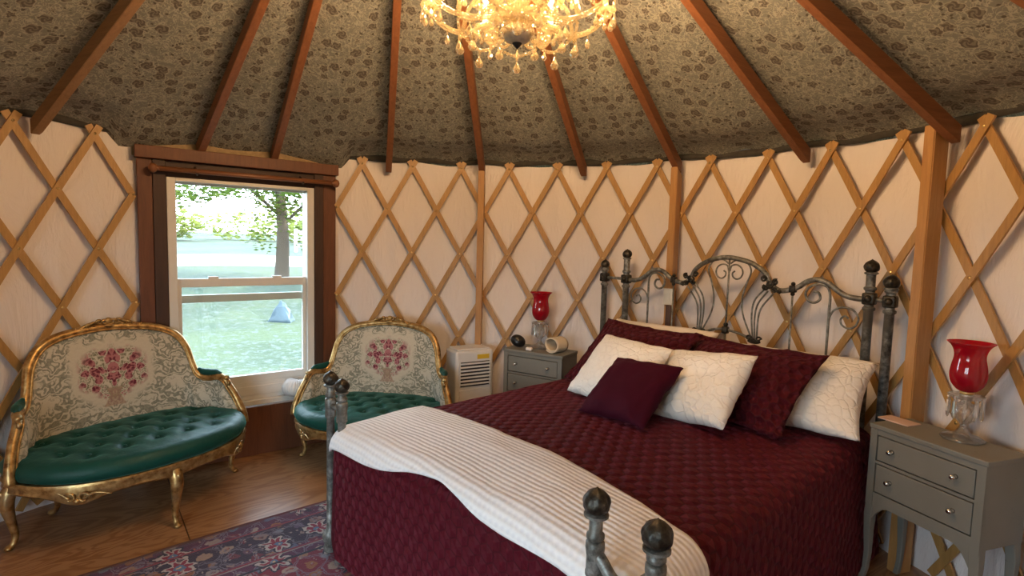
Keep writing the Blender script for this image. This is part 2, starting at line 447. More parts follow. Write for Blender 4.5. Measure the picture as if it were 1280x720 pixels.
def tube(bm, pts, rad_, segs=10, closed=False, caps=True):
    """sweep a circle along pts; rad_ number or list"""
    pts = [Vector(p) for p in pts]; m = len(pts)
    if not isinstance(rad_, (list, tuple)): rad_ = [rad_] * m
    elif len(rad_) != m:
        rr = []
        for i in range(m):
            f = i / (m - 1) * (len(rad_) - 1); k = min(int(f), len(rad_) - 2); rr.append(rad_[k] + (rad_[k + 1] - rad_[k]) * (f - k))
        rad_ = rr
    prev = None; rings = []
    for i in range(m):
        if closed: t = pts[(i + 1) % m] - pts[(i - 1) % m]
        else: t = pts[min(i + 1, m - 1)] - pts[max(i - 1, 0)]
        if t.length < 1e-9: t = Vector((0, 0, 1))
        t.normalize()
        if prev is None:
            a = Vector((0, 0, 1)) if abs(t.z) < .9 else Vector((1, 0, 0))
            nrm = (a - t * a.dot(t)).normalized()
        else:
            nrm = prev - t * prev.dot(t)
            nrm = nrm.normalized() if nrm.length > 1e-6 else t.orthogonal().normalized()
        prev = nrm; b = t.cross(nrm)
        rings.append([bm.verts.new(pts[i] + (nrm * cos(2 * pi * k / segs) + b * sin(2 * pi * k / segs)) * rad_[i]) for k in range(segs)])
    rg = list(zip(rings, rings[1:])) + ([(rings[-1], rings[0])] if closed else [])
    for A, Bq in rg:
        for k in range(segs):
            bm.faces.new((A[k], A[(k + 1) % segs], Bq[(k + 1) % segs], Bq[k]))
    if caps and not closed:
        for ring in (rings[0], rings[-1]): bm.faces.new(ring)
def ball(bm, c, r, sx=1, sy=1, sz=1, u=12, v=8):
    res = bmesh.ops.create_uvsphere(bm, u_segments=u, v_segments=v, radius=r)
    for w in res['verts']: w.co = Vector((c[0] + w.co.x * sx, c[1] + w.co.y * sy, c[2] + w.co.z * sz))
def grid(bm, nu, nv, fn, uvfn=None, keep=None):
    """fn(i,j)->co for i in 0..nu, j in 0..nv"""
    uvl = bm.loops.layers.uv.verify()
    V = [[None] * (nv + 1) for _ in range(nu + 1)]
    for i in range(nu + 1):
        for j in range(nv + 1): V[i][j] = bm.verts.new(fn(i, j))
    for i in range(nu):
        for j in range(nv):
            if keep and not keep(i, j): continue
            f = bm.faces.new((V[i][j], V[i + 1][j], V[i + 1][j + 1], V[i][j + 1]))
            if uvfn:
                for lp, (a, b) in zip(f.loops, ((i, j), (i + 1, j), (i + 1, j + 1), (i, j + 1))): lp[uvl].uv = uvfn(a, b)
    loose = [v for v in bm.verts if not v.link_faces]
    if loose: bmesh.ops.delete(bm, geom=loose, context='VERTS')
    return V
def thing(name, label, cat, loc=(0, 0, 0), rotz=0.0, group=None):
    o = bpy.data.objects.new(name, None); COL.objects.link(o)
    o.empty_display_size = .1
    o.location = loc; o.rotation_euler = (0, 0, rotz)
    return tag(o, label, cat, group)
def tag(o, label, cat, group=None, kind=None):
    o['label'] = label; o['category'] = cat
    if group: o['group'] = group
    if kind: o['kind'] = kind
    return o
def struct(o, label=None):
    o['kind'] = 'structure'
    if label: o['label'] = label
    return o
def copy_tree(o, parent=None):
    c = o.copy(); COL.objects.link(c)
    if parent is not None: c.parent = parent
    for ch in list(o.children): copy_tree(ch, c)
    return c
def fbm(p, s=1.0, o=3): return noise.fractal(Vector(p) * s, 1.0, 2.0, o)

# ------------------------------------------------------------------ the round room
CX, CY, R = -.354, 1.893, 2.44
def cyl(th, rho, z): return Vector((CX + rho * sin(th), CY + rho * cos(th), z))
def fab_z(rho): return 3.5105 - .57 * rho
LW0, LW1 = rad(-51.9), rad(-23.5)        # window opening
DR0, DR1 = rad(-174), rad(-131)          # opening for the added door behind the viewer

def floor_():
    bm = bmesh.new()
    vs = [bm.verts.new((CX + 2.62 * cos(a), CY + 2.62 * sin(a), 0)) for a in [2 * pi * i / 96 for i in range(96)]]
    f = bm.faces.new(vs)
    r = bmesh.ops.extrude_face_region(bm, geom=[f])
    for v in [g for g in r['geom'] if isinstance(g, bmesh.types.BMVert)]: v.co.z = -.06
    return struct(from_bm('floor', bm, 'floor', smooth=False))
floor_()

def wall(name, t0, t1):
    n = max(8, int(abs(t1 - t0) / rad(.55))); m = 44
    top = 2.125
    def fn(i, j):
        th = t0 + (t1 - t0) * i / n; z = top * j / m
        zz = z
        if j == m: zz += .012 * sin(th * 21) + .01 * fbm((th * 9, 0, 0))
        a = .012 * fbm((th * 11, z * 1.1, 3.1), 1.0, 4) + .006 * sin(th * 60 + 2 * fbm((th * 5, z, 0)))
        env = min(1, (t1 - th) / .03 + .15, (th - t0) / .03 + .15)
        return cyl(th, 2.478 + a * env, zz)
    bm = bmesh.new()
    grid(bm, n, m, fn, lambda i, j: ((t0 + (t1 - t0) * i / n) * R, top * j / m))
    return struct(from_bm(name, bm, 'cloth'))
wall('wall_left', DR1, LW0)
wall('wall_back', LW1, rad(37.3))
wall('wall_right', rad(37.3), rad(140))
wall('wall_front', rad(140), rad(186))

RAFT = [-63.8, -44.1, -33.3, -14.3, 2.5, 20.95, 37.3, 56.7, 74.6, 93.5]
ALLR = RAFT + [112, 130.5, 149, 167.5, 186, 204.5, 223, 241.5, 260, 278]
def ceiling():
    bm = bmesh.new()
    edges = ALLR + [ALLR[0] + 360]
    nu, nv = 12, 40
    for g, (a, b) in enumerate(zip(edges, edges[1:])):
        a, b = rad(a), rad(b); mid = (a + b) / 2
        def fn(i, j):
            th = a + (b - a) * i / nu; rho = .30 + 2.32 * j / nv
            s = sin(pi * i / nu)
            z = fab_z(rho) - .020 * s * min(1, rho) + .009 * s * fbm((th * 6, rho * 3, 1.0), 1.0, 3)
            win = 1 if rad(-55) < th < rad(-21) else 0
            z += (.060 - .090 * win) * min(1, max(0, (rho - 2.2) / .2))
            if rho > 2.545 and not win: z -= (rho - 2.545) * 3.2
            if rho > 2.35 and not rad(-55) < th < rad(-21): z += (.016 * sin(th * 40) + .014 * s * fbm((th * 14, 0, 2))) * (rho - 2.35) / .15
            return cyl(th, rho, z)
        def uvf(i, j):
            th = a + (b - a) * i / nu; rho = .30 + 2.32 * j / nv
            return ((th - mid) * rho + g * 3.37 + 20, rho * 1.151 + 10 + g * .71)
        grid(bm, nu, nv, fn, uvf)
    bmesh.ops.remove_doubles(bm, verts=bm.verts[:], dist=.0005)
    return struct(from_bm('ceiling', bm, 'floral'))
ceiling()
def rim():  # dark strip standing in for the shadow gap between wall and ceiling
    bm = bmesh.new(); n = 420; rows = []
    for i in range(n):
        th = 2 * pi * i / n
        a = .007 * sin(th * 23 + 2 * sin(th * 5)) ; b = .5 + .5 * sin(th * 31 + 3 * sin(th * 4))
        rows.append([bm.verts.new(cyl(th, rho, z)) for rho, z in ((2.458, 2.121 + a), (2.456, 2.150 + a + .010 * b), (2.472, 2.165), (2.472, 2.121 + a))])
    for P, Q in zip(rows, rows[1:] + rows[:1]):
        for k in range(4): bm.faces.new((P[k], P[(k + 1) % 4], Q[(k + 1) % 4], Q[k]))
    return struct(from_bm('seam_shade_1', bm, 'rimshade'))
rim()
# crown ring and its cover
def crown():
    t = thing('crown_ring', 'wooden crown ring where all the rafters meet above the chandelier', 'ring', (CX, CY, 3.20))
    bm = bmesh.new()
    lathe(bm, [(.34, -.03), (.42, -.03), (.42, .10), (.34, .10), (.34, -.03)], 48)
    from_bm('ring_band', bm, 'rafter', t, angle=40)
    bm = bmesh.new()
    lathe(bm, [(.43, .062), (.40, .10), (.30, .17), (.16, .23), (.002, .25)], 48)
    from_bm('fabric_cap', bm, 'floral', t)
crown()

RLAB = ['pale tan rafter meeting the wall above the green settee at far left',
        'reddish brown rafter ending on the left half of the window header',
        'reddish brown rafter ending on the right half of the window header',
        'reddish brown rafter ending between the window and the wooden post nearest it',
        'reddish brown rafter resting on the thin post behind the white air conditioner',
        'reddish brown rafter ending between the two posts left of the iron headboard',
        'reddish brown rafter resting on the post with the light switch',
        'reddish brown rafter ending above the right half of the iron headboard',
        'thick brown rafter fixed beside the tall post by the nearer nightstand',
        'rafter crossing the top right corner beyond the tallest post']
def rafter(deg, label, mat):
    th = rad(deg)
    t = thing('rafter', label, 'rafter', (CX, CY, 0), -th + pi / 2, 'roof rafters')
    w = .021; d = .078
    bm = bmesh.new()
    r0, r1 = .425, 2.405
    drop = .022
    def z(r): return fab_z(r) - drop - .012
    prof = [(r0, z(r0)), (r1, z(r1)), (r1, z(r1) - d * .95), (r1 - .03, z(r1 - .03) - d), (r0, z(r0) - d)]
    A = [bm.verts.new((r, -w, zz)) for r, zz in prof]; Bq = [bm.verts.new((r, w, zz)) for r, zz in prof]
    bm.faces.new(A); bm.faces.new(Bq[::-1])
    for i in range(len(prof)):
        j = (i + 1) % len(prof); bm.faces.new((A[i], A[j], Bq[j], Bq[i]))
    bmesh.ops.bevel(bm, geom=bm.edges[:], offset=.003, segments=1, affect='EDGES')
    o = from_bm('rafter', bm, mat, None, smooth=False)
    o.location = t.location; o.rotation_euler = t.rotation_euler
    for k in ('label', 'category', 'group'): o[k] = t[k]
    bpy.data.objects.remove(t)
    return o
for d, l in zip(RAFT, RLAB): rafter(d, l, 'rafter_pale' if d in (-63.8,) else 'rafter')

# lattice -----------------------------------------------------------
T0, DT, ZT, DH = -.328, .152, 2.088, .3256
RF, RB = R - .014, R - .001              # front and back layers
def lattice(label, cmin, cmax, off, vis):
    """columns run in half steps; a crossing is (c,row) with c-row/2 integer"""
    root = thing('lattice_panel', label, 'lattice', cyl(T0 + DT * ((cmin + cmax) / 2 + off), R, 0))
    base = Vector(root.location)
    def slat(c0, sgn, rho):
        rows = [r * .5 for r in range(-1, 14)]
        pts = []
        for q in [-.14] + [i * .25 for i in range(0, 25)] + [6.28]:
            c = c0 + sgn * .5 * q
            if cmin - .06 <= c <= cmax + .06: pts.append((c, q))
        if len(pts) < 3: return
        bm = bmesh.new(); hw, ht = .0185, .0055
        rings = []
        for c, q in pts:
            th = T0 + DT * (c + off); z = ZT - DH * q
            tang = Vector((R * DT * .5 * sgn, -DH)).normalized()   # (along, up)
            nx, nz = -tang.y, tang.x
            ring = []
            for sw, st in ((-1, -1), (1, -1), (1, 1), (-1, 1)):
                ring.append(bm.verts.new(cyl(th + sw * hw * nx / R, rho + st * ht, z + sw * hw * nz) - base))
            rings.append(ring)
        for A, Bq in zip(rings, rings[1:]):
            for k in range(4): bm.faces.new((A[k], A[(k + 1) % 4], Bq[(k + 1) % 4], Bq[k]))
        bm.faces.new(rings[0]); bm.faces.new(rings[-1])
        from_bm('slat', bm, 'lattice', root, smooth=False)
    lo = int(math.floor(cmin)) - 4; hi = int(math.ceil(cmax)) + 4
    for c in range(lo, hi + 1):
        slat(c, -1, RF); slat(c, 1, RB)
    rv = bmesh.new(); lathe(rv, [(.0001, .0035), (.005, .003), (.0075, .001), (.008, -.002)], 10)
    me = bpy.data.meshes.new('rivet'); rv.to_mesh(me); rv.free(); me.materials.append(M['brass'])
    for p in me.polygons: p.use_smooth = True
    for r in range(0, 6):
        c = math.ceil(cmin * 2) / 2
        while c <= cmax + .01:
            if abs((c - r * .5) - round(c - r * .5)) < .01:
                th = T0 + DT * (c + off)
                if vis[0] <= th <= vis[1]:
                    o = bpy.data.objects.new('rivet', me); COL.objects.link(o); o.parent = root
                    o.location = cyl(th, RF - .0065, ZT - DH * r) - base
                    o.rotation_euler = (Vector((-sin(th), -cos(th), 0))).to_track_quat('Z', 'Y').to_euler()
            c += .5
    return root
lattice('crossed honey wood lattice standing on the wall left of the window', -9.5, -5.5, 1.598, (rad(-80), rad(-50)))
lattice('long crossed honey wood lattice running along the wall right of the window', -.5, 13.0, 0, (rad(-25), rad(80)))

def post(deg, label, z1, slope, wdt=.023):
    th = rad(deg)
    bm = bmesh.new()
    box(bm, -.046, .046, -wdt, wdt, 0, z1)
    for v in bm.verts:
        if v.co.z > 1: v.co.z = z1 - slope * v.co.x
    bmesh.ops.bevel(bm, geom=bm.edges[:], offset=.004, segments=2, affect='EDGES')
    o = from_bm('support_post', bm, 'post', None, smooth=False)
    p = cyl(th, R - .02 - .050, 0); o.location = p; o.rotation_euler = (0, 0, pi / 2 - th)
    return tag(o, label, 'post', 'roof support posts')
post(2.5, 'thin square wooden post rising behind the white air conditioner', 2.04, .57)
post(37.3, 'square wooden post carrying the light switch behind the iron headboard', 2.04, .57)
post(73.1, 'tallest looking wooden post standing behind the nearer grey nightstand', 2.10, .4, .026)

def switch():
    th = rad(37.9)
    t = thing('light_switch', 'white light switch box on the wooden post beside the headboard arch', 'switch', cyl(rad(37.6), R - .128, 1.20), pi / 2 - rad(37.6))
    bm = bmesh.new(); box(bm, -.008, .006, -.036, .036, -.055, .055, .004); from_bm('cover_plate', bm, 'switchw', t, angle=40)
    bm = bmesh.new(); box(bm, -.013, -.0085, -.012, .012, -.024, .024, .002); from_bm('rocker', bm, 'switchw', t, angle=40)
    bm = bmesh.new(); box(bm, -.004, .006, -.018, .018, -.90, -.058, .003); from_bm('cable_cover', bm, 'darkbrown', t, angle=40)
switch()

# ------------------------------------------------------------------ window 1 (plane on the chord)
PL = Vector((-2.274, 3.398, 0)); WX = Vector((.79141, .61129, 0))
WROT = atan2(WX.y, WX.x)
def window():
    t = bpy.data.objects.new('window_1', None); COL.objects.link(t); t.location = PL; t.rotation_euler = (0, 0, WROT); struct(t)
    def part(name, mat, boxes, bev=.004, parent=t):
        bm = bmesh.new()
        for b in boxes: box(bm, *b, bev)
        return from_bm(name, bm, mat, parent, smooth=False)
    # local: x along wall, y outward, z up
    part('side_board', 'brown', [(-.010, .068, -.012, .05, .0, 1.984)])
    part('side_board', 'brown', [(1.112, 1.205, -.012, .05, .0, 1.984)])
    part('header_beam', 'brown', [(-.02, 1.215, -.045, .06, 1.985, 2.06)])
    part('header_board', 'darkbrown', [(.07, 1.11, .0, .05, 1.885, 1.984)])
    part('jamb', 'darkbrown', [(.069, .140, -.02, .06, .35, 1.984)])
    part('jamb', 'darkbrown', [(1.048, 1.111, -.02, .06, .35, 1.984)])
    part('kick_board', 'brown', [(.069, 1.111, -.004, .05, .0, .345)])
    part('insulation_strip', 'insul', [(-.03, 1.23, .03, .06, 2.0, 2.22)])
    fr = part('window_frame', 'white', [(.141, .190, -.012, .10, .36, 1.884), (.998, 1.047, -.012, .10, .36, 1.884),
                                         (.190, .998, -.012, .10, 1.862, 1.884), (.190, .998, -.012, .10, .36, .395)], .003)
    su = part('sash', 'white', [(.168, .180, .055, .085, 1.085, 1.862), (1.010, 1.03, .055, .085, 1.085, 1.862), (.180, 1.010, .055, .085, 1.085, 1.135), (.180, 1.010, .055, .085, 1.85, 1.87)], .002)
    su['label'] = 'upper sash'
    bm = bmesh.new(); box(bm, .178, 1.012, .069, .072, 1.13, 1.852); from_bm('pane', bm, 'pane', su, smooth=False)
    sl = part('sash', 'white', [(.1905, .215, .02, .052, .52, 1.245), (.975, .9975, .02, .052, .52, 1.245), (.215, .975, .02, .052, 1.19, 1.245), (.215, .975, .02, .052, .52, .57)], .002)
    sl['label'] = 'lower sash raised over the vent panel'
    bm = bmesh.new(); box(bm, .212, .978, .034, .037, .565, 1.195); from_bm('pane', bm, 'pane', sl, smooth=False)
    for x in (.40, .80):
        bm = bmesh.new(); box(bm, x - .03, x + .03, .024, .05, 1.2452, 1.258, .003); from_bm('sash_lock', bm, 'white', sl, smooth=False)
    vp = part('vent_panel', 'white', [(.1905, .9975, .022, .048, .396, .519)], .003)
    part('panel_rib', 'white', [(.30, .84, .014, .0215, .425, .490)], .003, vp)
window()
def rod():
    t = thing('curtain_rod', 'round brown wooden curtain rod with ball ends across the window top', 'curtain rod', PL + Vector((0, 0, 1.925)), WROT)
    bm = bmesh.new(); tube(bm, [(.10, -.075, 0), (1.15, -.075, 0)], .0155, 14); from_bm('pole', bm, 'rod', t)
    for x, s in ((.098, -1), (1.152, 1)):
        bm = bmesh.new(); pr = [(.016, 0), (.012, .006), (.024, .016), (.03, .03), (.024, .046), (.008, .054), (.0005, .055)]
        lathe(bm, pr, 16); bmesh.ops.transform(bm, matrix=Matrix.Translation((x, -.075, 0)) @ Matrix.Rotation(s * pi / 2, 4, 'Y'), verts=bm.verts)
        from_bm('ball_end', bm, 'rod', t)
    for x in (.30, .95):
        bm = bmesh.new(); tube(bm, spline([(x, 0.0, .03), (x, -.04, .022), (x, -.07, -.018), (x, -.09, -.012)], 5), .006, 8); from_bm('bracket', bm, 'darkbrown', t)
rod()

# unseen glazed door, added behind the viewer to light the foot of the bed
def door():
    p0 = cyl(DR0, 2.47, 0); p1 = cyl(DR1, 2.47, 0); L = (p1 - p0).length
    t = bpy.data.objects.new('added_door_1', None); COL.objects.link(t); t.location = p0
    dd = p1 - p0; t.rotation_euler = (0, 0, atan2(dd.y, dd.x)); struct(t)
    bm = bmesh.new()
    for b in ((-.03, .05, -.05, .05, 0, 2.12), (L - .05, L + .03, -.05, .05, 0, 2.12), (-.03, L + .03, -.05, .05, 2.04, 2.24)): box(bm, *b)
    from_bm('added_door_frame', bm, 'brown', t, smooth=False)
    bm = bmesh.new()
    for b in ((.051, .13, -.02, .02, .01, 2.035), (L - .13, L - .051, -.02, .02, .01, 2.035), (.13, L - .13, -.02, .02, .01, .16), (.13, L - .13, -.02, .02, 1.93, 2.035), (L / 2 - .06, L / 2 + .06, -.02, .02, .16, 1.93)): box(bm, *b)
    d = from_bm('door_leaf', bm, 'white', t, smooth=False)
    bm = bmesh.new(); box(bm, .128, L - .128, -.003, .003, .155, 1.935); from_bm('pane', bm, 'pane', d, smooth=False)
    return p0, p1
DP0, DP1 = door()

# ------------------------------------------------------------------ bed
BA = -.832; BX, BY = -.867, 2.622
U = Vector((cos(BA), sin(BA), 0)); V = Vector((-sin(BA), cos(BA), 0))
def bw(s, t, z): return Vector((BX, BY, 0)) + U * s + V * t + Vector((0, 0, z))
HL = 2.074; HC = .937

def finial(bm, x, y, z, r):
    lathe(bm, [(r * .75, 0), (r * .95, r * .12), (r * .95, r * .3), (r * .70, r * .42)], 18, at=(x, y, z))
def finial_ball(bm, x, y, z, r):
    pr = [(r * .66, r * .40), (r * .88, r * .58), (r * 1.01, r * .85), (r * 1.05, r * 1.15), (r * 1.0, r * 1.45), (r * .86, r * 1.74), (r * .62, r * 1.98), (r * .36, r * 2.14), (r * .16, r * 2.24), (.0004, r * 2.38)]
    lathe(bm, pr, 36, lambda a, f: 1 + .055 * sin(5 * a + 8 * f) * sin(pi * f) + .035 * sin(10 * a - 9 * f + 1) * sin(pi * f) , at=(x, y, z))
bed = thing('iron_bed', 'antiqued grey iron bed frame with scrolled arched headboard and ball topped posts', 'bed', (BX, BY, 0), BA)
def bedpost(x, y, top, sh, r, fr, joint, foot=True):
    zt = top - fr * 2.38
    bm = bmesh.new()
    prof = [(.022, .0), (.030, .012), (.034, .03), (.028, .05), (.034, .062), (.040, .085), (.034, .105), (.026, .115), (r, .13)]
    prof += [(r, joint - .062), (r * 1.35, joint - .055), (r * 1.35, joint - .045), (r, joint - .04), (r, joint + .04), (r * 1.35, joint + .046), (r * 1.35, joint + .056), (r, joint + .062), (r, zt)]
    lathe(bm, prof, 18, at=(x, y, 0))
    p = from_bm(sh, bm, 'iron', bed, angle=50)
    bm = bmesh.new(); finial(bm, x, y, zt, fr); c = from_bm('collar', bm, 'iron', p, angle=50)
    bm = bmesh.new(); finial_ball(bm, x, y, zt, fr); f = from_bm('finial', bm, 'finial', p); f['label'] = 'dark carved ball finial'
    # knuckle casting at the rail joint
    bm = bmesh.new()
    if y > 1:
        box(bm, x - r * 1.35, x + r * 1.35, y - r * 1.35, y + r * 1.35, joint - .030, joint + .030, r * .4)
        ball(bm, (x, y - r * 1.2, joint), r * .9)
    else:
        lathe(bm, [(r * 1.02, joint - .055), (r * 1.3, joint - .045), (r * 1.25, joint - .01), (r * 1.45, joint + .02), (r * 1.4, joint + .034), (r * 1.02, joint + .04)], 20, lambda a, f: 1 + .06 * sin(6 * a) * (f < .6), at=(x, y, 0))
    from_bm('knuckle', bm, 'finial' if y > 1 else 'iron', p)
    return p
HPX = [0.004, .193, 1.676, 1.766]
bedpost(HPX[0], HL, 1.433, 'head_post', .0205, .030, 1.303)
bedpost(HPX[1], HL, 1.513, 'head_post', .0215, .031, 1.303)
bedpost(HPX[2], HL, 1.503, 'head_post', .0215, .033, 1.303)
bedpost(HPX[3], HL, 1.433, 'head_post', .0215, .034, 1.297)
FPX = [.018, .140, 1.641, 1.826]
bedpost(FPX[0], 0, .905, 'foot_post', .0185, .033, .735)
bedpost(FPX[1], 0, .893, 'foot_post', .0185, .032, .742)
bedpost(FPX[2], 0, .907, 'foot_post', .0180, .035, .722)
bedpost(FPX[3], 0, .896, 'foot_post', .0180, .036, .745)
def bedtube(name, pts, r, n=8, segs=10, y=HL, sp=True, mat='iron'):
    bm = bmesh.new(); P = [(a, y, b) for a, b in pts]
    tube(bm, spline(P, n) if sp else P, r, segs)
    return from_bm(name, bm, mat, bed)
def mir(pts): return [(2 * HC - a, b) for a, b in pts]
# foot rails
bm = bmesh.new(); tube(bm, spline([(FPX[2], 0, .735), (1.665, 0, .715), (1.70, 0, .682), (1.735, 0, .676), (1.77, 0, .690), (1.805, 0, .73), (FPX[3], 0, .745)], 6), [.016, .0165, .017, .017, .0165, .016], 12); from_bm('foot_rail', bm, 'iron', bed)
bm = bmesh.new(); tube(bm, [(FPX[0], 0, .735), (FPX[1], 0, .742)], .012, 10); from_bm('foot_rail', bm, 'iron', bed)
bm = bmesh.new(); tube(bm, [(FPX[0], .004, .16), (FPX[3], .004, .16)], .016, 10); from_bm('foot_rail', bm, 'iron', bed)
for s in (.10, 1.74):
    bm = bmesh.new(); box(bm, s - .016, s + .016, .03, HL - .03, .27, .33, .004); from_bm('side_rail', bm, 'iron', bed, smooth=False)
# headboard
right_rail = [(1.185, 1.338), (1.225, 1.312), (1.26, 1.309), (1.307, 1.322), (1.343, 1.341), (1.377, 1.367), (1.43, 1.382), (1.483, 1.366), (1.528, 1.332), (1.571, 1.308), (1.621, 1.299), (1.676, 1.300)]
bedtube('top_rail', right_rail, .0145); bedtube('top_rail', mir(right_rail), .0145)
arch = [(.689, 1.338), (.715, 1.395), (.765, 1.437), (.839, 1.469), (.937, 1.481), (1.05, 1.460), (1.103, 1.435), (1.156, 1.395), (1.185, 1.338)]
bedtube('arch_rail', arch, .0145)
bedtube('post_link', [(HPX[0], 1.303), (HPX[1], 1.303)], .010, sp=False); bedtube('post_link', [(HPX[2], 1.303), (HPX[3], 1.297)], .011, sp=False)
def boss(cx, cz, s):
    bm = bmesh.new()
    for k, (dx, dz, rr) in enumerate(((-.035, .030, .018), (.030, .016, .017), (-.022, -.018, .016), (.028, -.026, .015), (0, .002, .022), (.052, -.034, .011))):
        x = cx + s * dx; z = cz + dz
        pts = [(x + (rr * (1 - .7 * q / 14)) * cos(q * .62 + k), HL - .012 - .004 * sin(q), z + (rr * (1 - .7 * q / 14)) * sin(q * .62 + k)) for q in range(15)]
        tube(bm, pts, .0065, 6)
    ball(bm, (cx, HL, cz), .022, 1.2, .8, 1)
    o = from_bm('scroll_casting', bm, 'finial', bed); return o
boss(1.185, 1.338, 1); boss(2 * HC - 1.185, 1.338, -1)
for x in (1.307, 2 * HC - 1.307):
    bm = bmesh.new(); box(bm, x - .017, x + .017, HL - .019, HL + .019, 1.302, 1.342, .006); ball(bm, (x, HL, 1.35), .012); ball(bm, (x, HL, 1.295), .012); from_bm('knuckle', bm, 'finial', bed)
low = [(.76, 1.005), (.80, 1.017), (.866, 1.040), (HC - .004, 1.047), (1.012, 1.036), (1.077, 1.017), (1.112, 1.005)]
bedtube('lower_rail', low, .008)
bm = bmesh.new(); box(bm, HC - .022, HC + .016, HL - .018, HL + .018, 1.022, 1.066, .008); ball(bm, (HC - .003, HL, 1.076), .014); from_bm('knuckle', bm, 'finial', bed)
bedtube('spindle', [(HC - .001, 1.474), (HC - .003, 1.07)], .0055, sp=False)
bedtube('spindle', [(HC - .003, 1.02), (HC - .003, .66)], .0065, sp=False)
def foot_casting(cx, s):
    bm = bmesh.new()
    for k, (dx, dz) in enumerate(((-.028, .012), (.030, .010), (0, -.006))):
        pts = [(cx + s * dx + .017 * (1 - .06 * q) * cos(q * .6), HL - .01, 1.008 + dz + .014 * (1 - .06 * q) * sin(q * .6)) for q in range(12)]
        tube(bm, pts, .006, 6)
    ball(bm, (cx, HL, 1.0), .018, 2.2, .8, .8); from_bm('scroll_casting', bm, 'finial', bed)
foot_casting(1.11, 1); foot_casting(2 * HC - 1.11, -1)
sc0 = [(HC + .002, 1.375)] + [(.983 + .036 * cos(a), 1.395 + .036 * sin(a)) for a in [pi * .95 - k * .42 for k in range(13)]] + [(.983 + .020 * cos(a), 1.395 + .020 * sin(a)) for a in [pi * .95 - 13 * .42 - k * .5 for k in range(3)]]
scroll_sm = [(HC + .003, 1.40), (.950, 1.432), (.980, 1.440), (1.008, 1.425), (1.020, 1.395), (1.008, 1.365), (.983, 1.355), (.962, 1.368), (.958, 1.390), (.972, 1.402)]
lyre = [(.944, 1.445), (.965, 1.462), (.991, 1.468), (1.045, 1.453), (1.069, 1.402), (1.045, 1.328), (1.026, 1.242), (1.036, 1.148), (1.096, 1.012)]
h1 = [(1.158, 1.315), (1.100, 1.239), (1.088, 1.144), (1.102, 1.012)]
h2 = [(1.172, 1.300), (1.120, 1.22), (1.106, 1.136), (1.113, 1.012)]
h3 = [(1.204, 1.288), (1.142, 1.202), (1.126, 1.128), (1.125, 1.012)]
for f in (lambda p: p, mir):
    bedtube('scroll', f(scroll_sm), .005); bedtube('scroll', f(lyre), .0052)
    for h in (h1, h2, h3): bedtube('scroll', f(h), .0052)
    bedtube('spindle', f([(1.307, 1.30), (1.307, .68)]), .0055, sp=False)
    bedtube('scroll', f([(1.496, .68), (1.496, .98), (1.496, 1.20), (1.496, 1.30), (1.480, 1.346), (1.44, 1.360), (1.392, 1.340), (1.374, 1.304), (1.389, 1.268), (1.421, 1.258), (1.448, 1.280), (1.440, 1.312), (1.415, 1.318)]), .0068)
    bedtube('scroll', f([(1.496, 1.150), (1.502, 1.195), (1.522, 1.230), (1.559, 1.247), (1.606, 1.238), (1.634, 1.2), (1.622, 1.157), (1.591, 1.141), (1.560, 1.156), (1.554, 1.184), (1.572, 1.203), (1.591, 1.192)]), .0052)
bedtube('lower_rail', [(HPX[1], .66), (HPX[2], .66)], .012, sp=False)

# bedding: cloth draped over the mattress
S0, S1, TT0, TT1, RR_ = .065, 1.765, -.035, 2.01, .085
def tface(s): return TT0 + .072 * max(0, min(1, (s - .3) / 1.2))
def topz(s, t):
    c = max(0.0, sin(pi * min(1, max(0, (s - S0) / (S1 - S0))))) ** .8
    e = min(1, max(0, (t + .05) / .35))
    return .628 + .052 * c * (.55 + .45 * e) + .018 * e + .008 * fbm((s * 2.2, t * 2.2, 5.0), 1.0, 3)
ARC = RR_ * pi / 2
def drape(p, q, off=0.0, fl=.10, rip=.012):
    a0, a1, b0 = S0 + RR_, S1 - RR_, tface(p) + RR_
    sx = -1 if p < a0 else (1 if p > a1 else 0)
    dx = a0 - p if sx < 0 else (p - a1 if sx > 0 else 0)
    dy = max(0, b0 - q); d = hypot(dx, dy)
    cs = min(max(p, a0), a1); ct = max(q, b0)
    z0 = topz(cs, ct)
    if d <= 1e-9: return Vector((p, q, z0 + off))
    ux, uy = sx * dx / d, -dy / d
    r = RR_ + off
    if d < ARC: an = d / RR_; out = r * sin(an); dn = RR_ - r * cos(an)
    else:
        h = d - ARC; dn = RR_ + h
        ang = atan2(dy, dx) if sx else pi / 2
        corner = abs(sin(2 * ang)) if sx else 0
        ph = q * 9 if sx and dy == 0 else p * 8
        foot = dy / d
        out = r + fl * h * (1 - .92 * foot) + rip * min(1, h / .25) * (fbm((p * 3, q * 3, 8)) + .6 * sin(ph + 1.2)) * (.4 if corner else (1 if sx else .55 * min(1, max(.15, (p - .2) / .4))))
    return Vector((cs + ux * out, ct + uy * out, z0 - dn))
